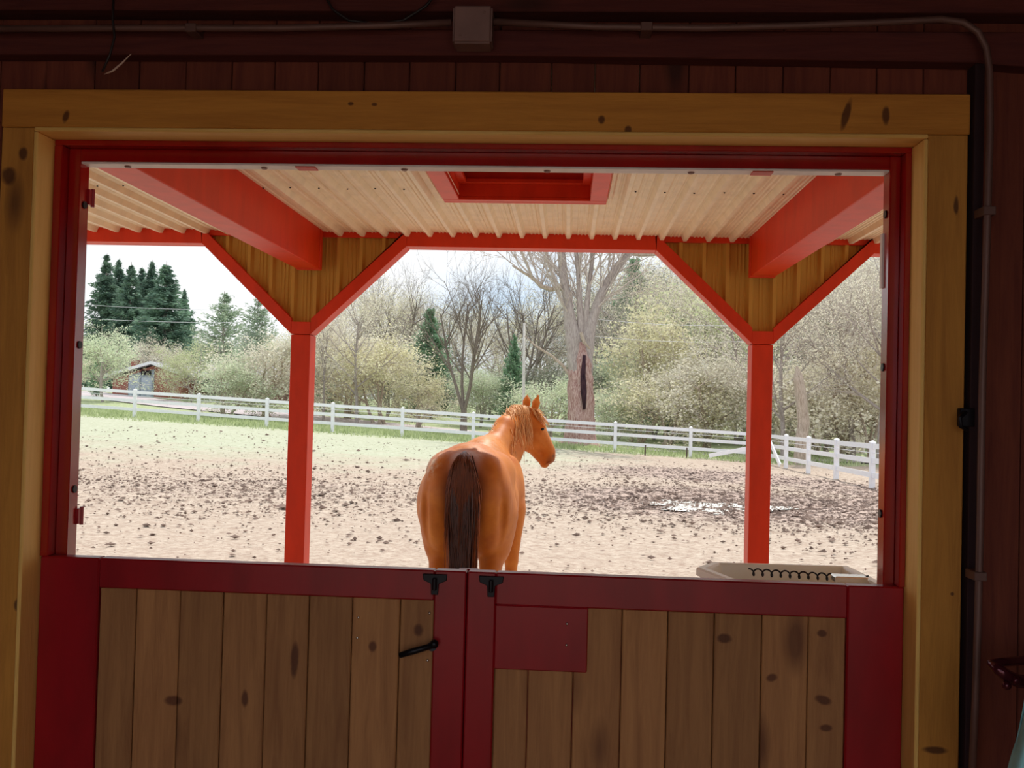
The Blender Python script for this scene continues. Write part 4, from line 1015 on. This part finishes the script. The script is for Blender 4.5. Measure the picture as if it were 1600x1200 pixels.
# deep rows of the wood
rnd = random.Random(12); n = 0
for row, Y0 in enumerate((64, 72, 82, 94)):
    for k in range(13):
        x = 500+k*78+rnd.uniform(-25, 25)+row*17
        if row < 1 and 640 < x < 900: continue
        y = 470-(x-500)*.10+rnd.uniform(-25, 25) if x < 880 else 400+rnd.uniform(-35, 20)
        if 700 < x < 870: y += 25
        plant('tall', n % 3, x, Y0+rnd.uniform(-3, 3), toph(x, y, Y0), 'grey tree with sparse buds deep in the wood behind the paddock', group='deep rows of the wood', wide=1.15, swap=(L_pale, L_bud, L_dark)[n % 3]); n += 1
for row, Y0 in enumerate((57, 68)):
    for k in range(14):
        x = 470+k*70+rnd.uniform(-20, 20); y = 560+rnd.uniform(-25, 20)
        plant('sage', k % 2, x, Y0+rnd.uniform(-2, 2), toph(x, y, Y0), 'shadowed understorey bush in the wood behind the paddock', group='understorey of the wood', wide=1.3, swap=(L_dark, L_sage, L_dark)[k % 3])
for k in range(9):
    x = 60+k*50; plant('sage', k % 2, x, 88, toph(x, 520+rnd.uniform(-20, 15), 88), 'hazy leafy tree far behind the houses on the left', group='far trees behind the houses', wide=1.3, swap=(L_sage, L_pale)[k % 2])
plant('sage', 0, 105, 66, toph(105, 545, 66), 'leafy tree at the far left edge beside the door jamb', wide=1.3, swap=L_pale)
for k, x in enumerate((60, 95, 130, 165, 205)):
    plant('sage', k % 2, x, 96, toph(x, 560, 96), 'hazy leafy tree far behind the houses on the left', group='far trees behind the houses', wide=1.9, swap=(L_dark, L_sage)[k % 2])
# big hollow tree
bt = tag(empty('hollow_tree', (0, 0, 0)), 'huge old tree with a rusty hollow trunk behind the fence', 'tree')
YT = 42.5
bx0 = P(905, 690, YT); gz = ground_z(bx0.x, YT); bt.location = (bx0.x, YT, gz)
def TP(x, y, dy=0): return P(x, y, YT+dy)-Vector((bx0.x, YT, gz))
def knobby(mb, pts, rad, n, seed, m=0):
    """trunk with ridged uneven section"""
    pts2, r2 = [], []
    for i in range(len(pts)-1):
        for k in range(5): pts2.append(pts[i].lerp(pts[i+1], k/5)); r2.append(rad[i]+(rad[i+1]-rad[i])*k/5)
    pts2.append(pts[-1]); r2.append(rad[-1]); n0 = len(mb.v); mb.tube(pts2, r2, n, m, False)
    for i, p in enumerate(pts2):
        for j in range(n):
            q = Vector(mb.v[n0+i*n+j]); d = q-p; a = j/n*6.283
            f_ = 1+.10*math.sin(3*a+seed+i*.3)+.07*math.sin(7*a+seed*2+i*.5)+.05*math.sin(i*1.7+a)
            mb.v[n0+i*n+j] = tuple(p+d*f_)
mt = MB(); knobby(mt, [TP(905, 700), TP(905, 685), TP(906, 650), TP(907, 600), TP(908, 570), TP(908, 535)], [1.1, .70, .58, .54, .52, .25], 22, 1)
mt.build('trunk', B_rust, bt, 0, True, True)['label'] = 'rusty rotten lower trunk'
for k, (pts, r, n_) in enumerate((([TP(904, 640), TP(901, 580), TP(896, 530), TP(892, 505), TP(886, 465), TP(880, 430), TP(876, 385), TP(872, 330), TP(868, 270)], [.15, .40, .36, .28, .22, .20, .18, .13, .07], 14),
        ([TP(908, 640), TP(912, 580), TP(919, 530), TP(927, 495), TP(937, 465), TP(950, 438), TP(968, 413), TP(988, 392), TP(1010, 370), TP(1040, 340)], [.15, .36, .30, .23, .20, .18, .17, .15, .12, .08], 14),
        ([TP(908, 610), TP(907, 505), TP(906, 470), TP(904, 430), TP(900, 395), TP(898, 330)], [.25, .17, .13, .11, .09, .06], 9),
        ([TP(910, 610), TP(916, 490), TP(920, 450), TP(926, 400), TP(934, 340)], [.2, .14, .11, .09, .06], 9))):
    mt = MB(); knobby(mt, pts, r, n_, 2+k); mt.build('limb', B_grey, bt, 0, True, True)
for pts, r in (([TP(880, 446), TP(862, 452), TP(845, 447), TP(832, 433), TP(820, 427), TP(800, 415)], [.14, .12, .10, .08, .06, .03]), ([TP(985, 395), TP(1000, 398), TP(1020, 398), TP(1050, 394)], [.12, .1, .08, .05]),
               ([TP(908, 520, -.5), TP(913, 535, -.6), TP(922, 545, -.5)], [.09, .08, .03]), ([TP(893, 590), TP(880, 572), TP(862, 556), TP(836, 540), TP(820, 525)], [.09, .07, .06, .045, .02])):
    MB().tube(pts, r, 7, 0, False).build('branch', B_tan, bt, 0, True, True)
mt = MB(); mt.tube([TP(913, 640, -.52), TP(912, 612, -.50), TP(911, 585, -.50), TP(913, 555, -.52)], [.06, .14, .12, .07], 9, 0, True)  # solid dark tube, the cavity's shade put into its colour
mt.build('hollow', B_hole_shade, bt, 0, True, True)['label'] = 'dark tube coloured as the shade in a trunk crack'
T = Tree(77)
for (x, y, dx) in ((872, 385, -.3), (868, 350, -.1), (884, 460, -.5), (877, 425, -.4), (900, 395, .1), (904, 430, -.1), (906, 470, .1), (926, 400, .2), (920, 450, .1), (934, 360, .3), (970, 412, .5), (990, 392, .4), (952, 436, .3), (938, 460, .5), (1010, 370, .6), (832, 433, -.6), (845, 447, -.3), (925, 490, .6), (893, 500, -.6)):
    for k in range(4): T.branch(TP(x, y), Vector((dx+T.r.gauss(0, .4), T.r.gauss(0, .5), 1.0)), T.r.uniform(1.8, 3.6), .055, 2, 4, .6, .4, (0, 0, 5, 4), .12)
T.twig.build('twigs', B_pale, bt, 0, True, True)['kind'] = 'stuff'
# snag on the right, slim pole, stumps
Y = 38; q = P(1250, 680, Y); gz = ground_z(q.x, Y); base = Vector((q.x, Y, gz))
m = MB(); knobby(m, [base-Vector((0, 0, .2)), P(1256, 660, Y), P(1252, 620, Y), P(1247, 590, Y), P(1245, 572, Y)], [.27, .23, .22, .2, .03], 12, 6)
o = m.build('tree_snag', B_tan, None, 0, True); tag(o, 'broken pale tree stub behind the right fence', 'tree')
Y = 50
for px_, y0, r in ((1320, 590, .2), (1337, 560, .16), (1347, 500, .14), (1278, 560, .13), (1214, 560, .12)):
    m = MB(); X = PX(px_, 640, Y); gz = ground_z(X, Y); knobby(m, [Vector((X, Y, gz-.2)), Vector((X+.1, Y, gz+2)), P(px_+3, y0, Y)], [r*1.2, r, r*.4], 9, px_)
    o = m.build('dead_tree', B_pale, None, 0, True); tag(o, 'slim bare trunk beyond the right fence seen near %s' % {1320: 'the middle of the right bay', 1337: 'the pair of close trunks', 1347: 'the jamb, tallest', 1278: 'the broken stub', 1214: 'the right porch post'}[px_], 'tree')
Y = 46; X = PX(818, 600, Y); gz = ground_z(X, Y)
o = MB().tube([(X, Y, gz-.2), (X+.02, Y, gz+2), P(819, 505, Y)], [.09, .08, .06], 8).build('pole', plain('pale utility pole', (.72, .70, .66), .6), None, 0, True); tag(o, 'thin pale pole standing behind the horse ears', 'pole')
# power lines
for k, (a_, b_) in enumerate((((60, 466), (300, 480)), ((60, 488), (300, 500)), ((960, 497), (1180, 503)), ((960, 524), (1180, 528)))):
    Y = 58 if k < 2 else 44; p, q = P(a_[0], a_[1], Y), P(b_[0], b_[1], Y); p = p+(p-q)*.3; q = q+(q-p)*.25
    o = MB().tube([p.lerp(q, t/8)-Vector((0, 0, .25*math.sin(math.pi*t/8))) for t in range(9)], .014, 4).build('overhead_wire', M_white, None, 0, True); tag(o, ('upper', 'lower')[k % 2]+' pale overhead wire crossing the '+('left bay before the spruces' if k < 2 else 'bushes left of the right porch post'), 'wire')
# ---------------------------------------------------------------- houses beyond the fence
YH = 60
M_hw = plain('grey blue siding', (.34, .40, .48), .7); M_roof = plain('grey shingle', (.42, .42, .48), .8); M_hb = plain('red brick', (.42, .17, .13), .85, scale=20); M_brown = plain('brown brick', (.30, .17, .14), .85, scale=16)
h1 = tag(empty('house', (P(228, 610, YH).x, YH, ground_z(-27, YH))), 'small grey garage house with white roof edge behind the left fence', 'house')
gl = ground_z(P(228, 610, YH).x, YH)-.3
xa, xb, xg0, xg1 = PX(176, 600, YH), PX(284, 600, YH), PX(201, 600, YH), PX(241, 600, YH)
zr, zl_, zr2 = PZ(241, 569, YH), PZ(174, 588, YH), PZ(284, 586, YH); xr = PX(241, 569, YH)
MB().prism([(xa, YH, gl), (xb, YH, gl), (xb, YH, zr2), (xr, YH, zr-.1), (xa, YH, zl_-.1)], (0, 6, 0)).build('wall', M_hb, h1)
MB().prism([(xg0, YH-.05, gl), (xg1, YH-.05, gl), (xg1, YH-.05, PZ(241, 577, YH)), (xg0, YH-.05, PZ(201, 586, YH))], (0, .05, 0)).build('siding', M_hw, h1)
for a, b, m_ in ((203, 219, M_white), (222, 238, M_white)):
    bx('garage_door', PX(a, 600, YH), PX(b, 600, YH), YH-.09, YH-.05, gl, PZ(220, 590, YH), plain('pale blue door', (.55, .62, .72), .6), h1, 0)
    for k in range(4): bx('door_panel', PX(a, 600, YH)+.04, PX(b, 600, YH)-.04, YH-.11, YH-.09, gl+.15+k*.3, gl+.4+k*.3, plain('pale blue panel', (.50, .57, .67), .6), h1, 0)
bx('window', PX(221, 585, YH), PX(237, 585, YH), YH-.08, YH-.05, PZ(230, 586, YH), PZ(230, 579, YH), M_black, h1, 0)
for (x0, z0, x1, z1) in ((xr, zr, xa-.35, zl_-.05), (xr, zr, xb+.35, zr2-.1)):
    MB().prism([(x0, YH-.5, z0), (x1, YH-.5, z1), (x1, YH-.5, z1+.14), (x0, YH-.5, z0+.16)], (0, 7, 0)).build('roof', M_roof, h1)
    MB().prism([(x0, YH-.54, z0-.02), (x1, YH-.54, z1-.02), (x1, YH-.54, z1+.16), (x0, YH-.54, z0+.18)], (0, .04, 0)).build('fascia', M_white, h1)
bx('chimney', PX(193, 570, YH), PX(202, 570, YH), YH+1, YH+1.6, gl+1, PZ(197, 562, YH), M_hb, h1, 0)
YH2 = 64; xa, xb = PX(298, 600, YH2), PX(445, 600, YH2); gl = ground_z(-20, YH2)-.3
h2 = tag(empty('house', ((xa+xb)/2, YH2, gl)), 'long low brown brick house half hidden by the orchard trees', 'house')
bx('wall', xa, xb, YH2, YH2+7, gl, PZ(370, 588, YH2), M_brown, h2, 0)
MB().prism([(xa-.5, YH2-.6, PZ(370, 589, YH2)), (xb+.5, YH2-.6, PZ(370, 589, YH2)), (xb+.5, YH2+3.5, PZ(370, 572, YH2)), (xa-.5, YH2+3.5, PZ(370, 572, YH2))], (0, 0, .15)).build('roof', M_roof, h2)
for a, b in ((315, 328), (350, 366), (400, 418)):
    fr = bx('window', PX(a, 600, YH2), PX(b, 600, YH2), YH2-.06, YH2, gl+1.2, gl+2.1, M_white, h2, 0)
    bx('pane', PX(a, 600, YH2)+.07, PX(b, 600, YH2)-.07, YH2-.08, YH2-.06, gl+1.27, gl+2.03, M_black, fr, 0)
# low growth along the fence: grass tufts (uncountable)
gr = np.random.default_rng(5); n = 26000
Xg = gr.uniform(-24, 12, n); Yg = gr.uniform(37.2, 46, n); keep = gr.random(n) < np.clip((Yg-37)/4, .15, 1); Xg, Yg = Xg[keep], Yg[keep]; n = len(Xg)
Zg = ground_np(Xg, Yg); h = gr.uniform(.06, .24, n); a = gr.uniform(0, 6.283, n); dx, dy = np.cos(a)*.03, np.sin(a)*.03; lx, ly = gr.normal(0, .05, n), gr.normal(0, .05, n)
Vg = np.stack([np.stack([Xg-dx, Yg-dy, Zg-.02], -1), np.stack([Xg+dx, Yg+dy, Zg-.02], -1), np.stack([Xg+lx, Yg+ly, Zg+h], -1)], 1).reshape(-1, 3)
o = link('grass', np_mesh('grass', Vg, np.arange(n*3).reshape(-1, 3), leafm('verge grass', (.28, .36, .16), (.56, .62, .38)), False)); tag(o, 'rough green grass along the foot of the white fence', 'grass', kind='stuff')
# clods of churned soil
n = 24000; Xc = np.concatenate([gr.normal(3.2, 2.4, 7000), gr.normal(6.8, 1.9, 7000), gr.normal(-6.0, 4.0, 6000), gr.uniform(-16, 9, 4000)]); Yc = np.concatenate([gr.normal(18.7, 2.6, 7000), gr.normal(17.5, 2.9, 7000), gr.normal(17.0, 2.6, 6000), gr.uniform(8, 34, 4000)])
Zc = ground_np(Xc, Yc); base = np.array([(1, 0, 0), (0, 1, 0), (-1, 0, 0), (0, -1, 0), (0, 0, .8), (0, 0, -.6)], float); fc = np.array([(0, 1, 4), (1, 2, 4), (2, 3, 4), (3, 0, 4), (1, 0, 5), (2, 1, 5), (3, 2, 5), (0, 3, 5)])
sz = gr.lognormal(-4.35, .5, (n, 1, 1)); Vc = base[None]*sz*gr.uniform(.4, 1.5, (n, 6, 3))*np.array([1.5, 1.2, .8])+np.stack([Xc, Yc, Zc+.02], -1)[:, None]
o = link('soil_clods', np_mesh('soil_clods', Vc.reshape(-1, 3), (fc[None]+np.arange(n)[:, None, None]*6).reshape(-1, 3), plain('dark soil clod', (.27, .19, .155), .95, c2=(.10, .065, .05), scale=2), False)); tag(o, 'dark clods of churned soil scattered over the paddock', 'soil', kind='stuff')
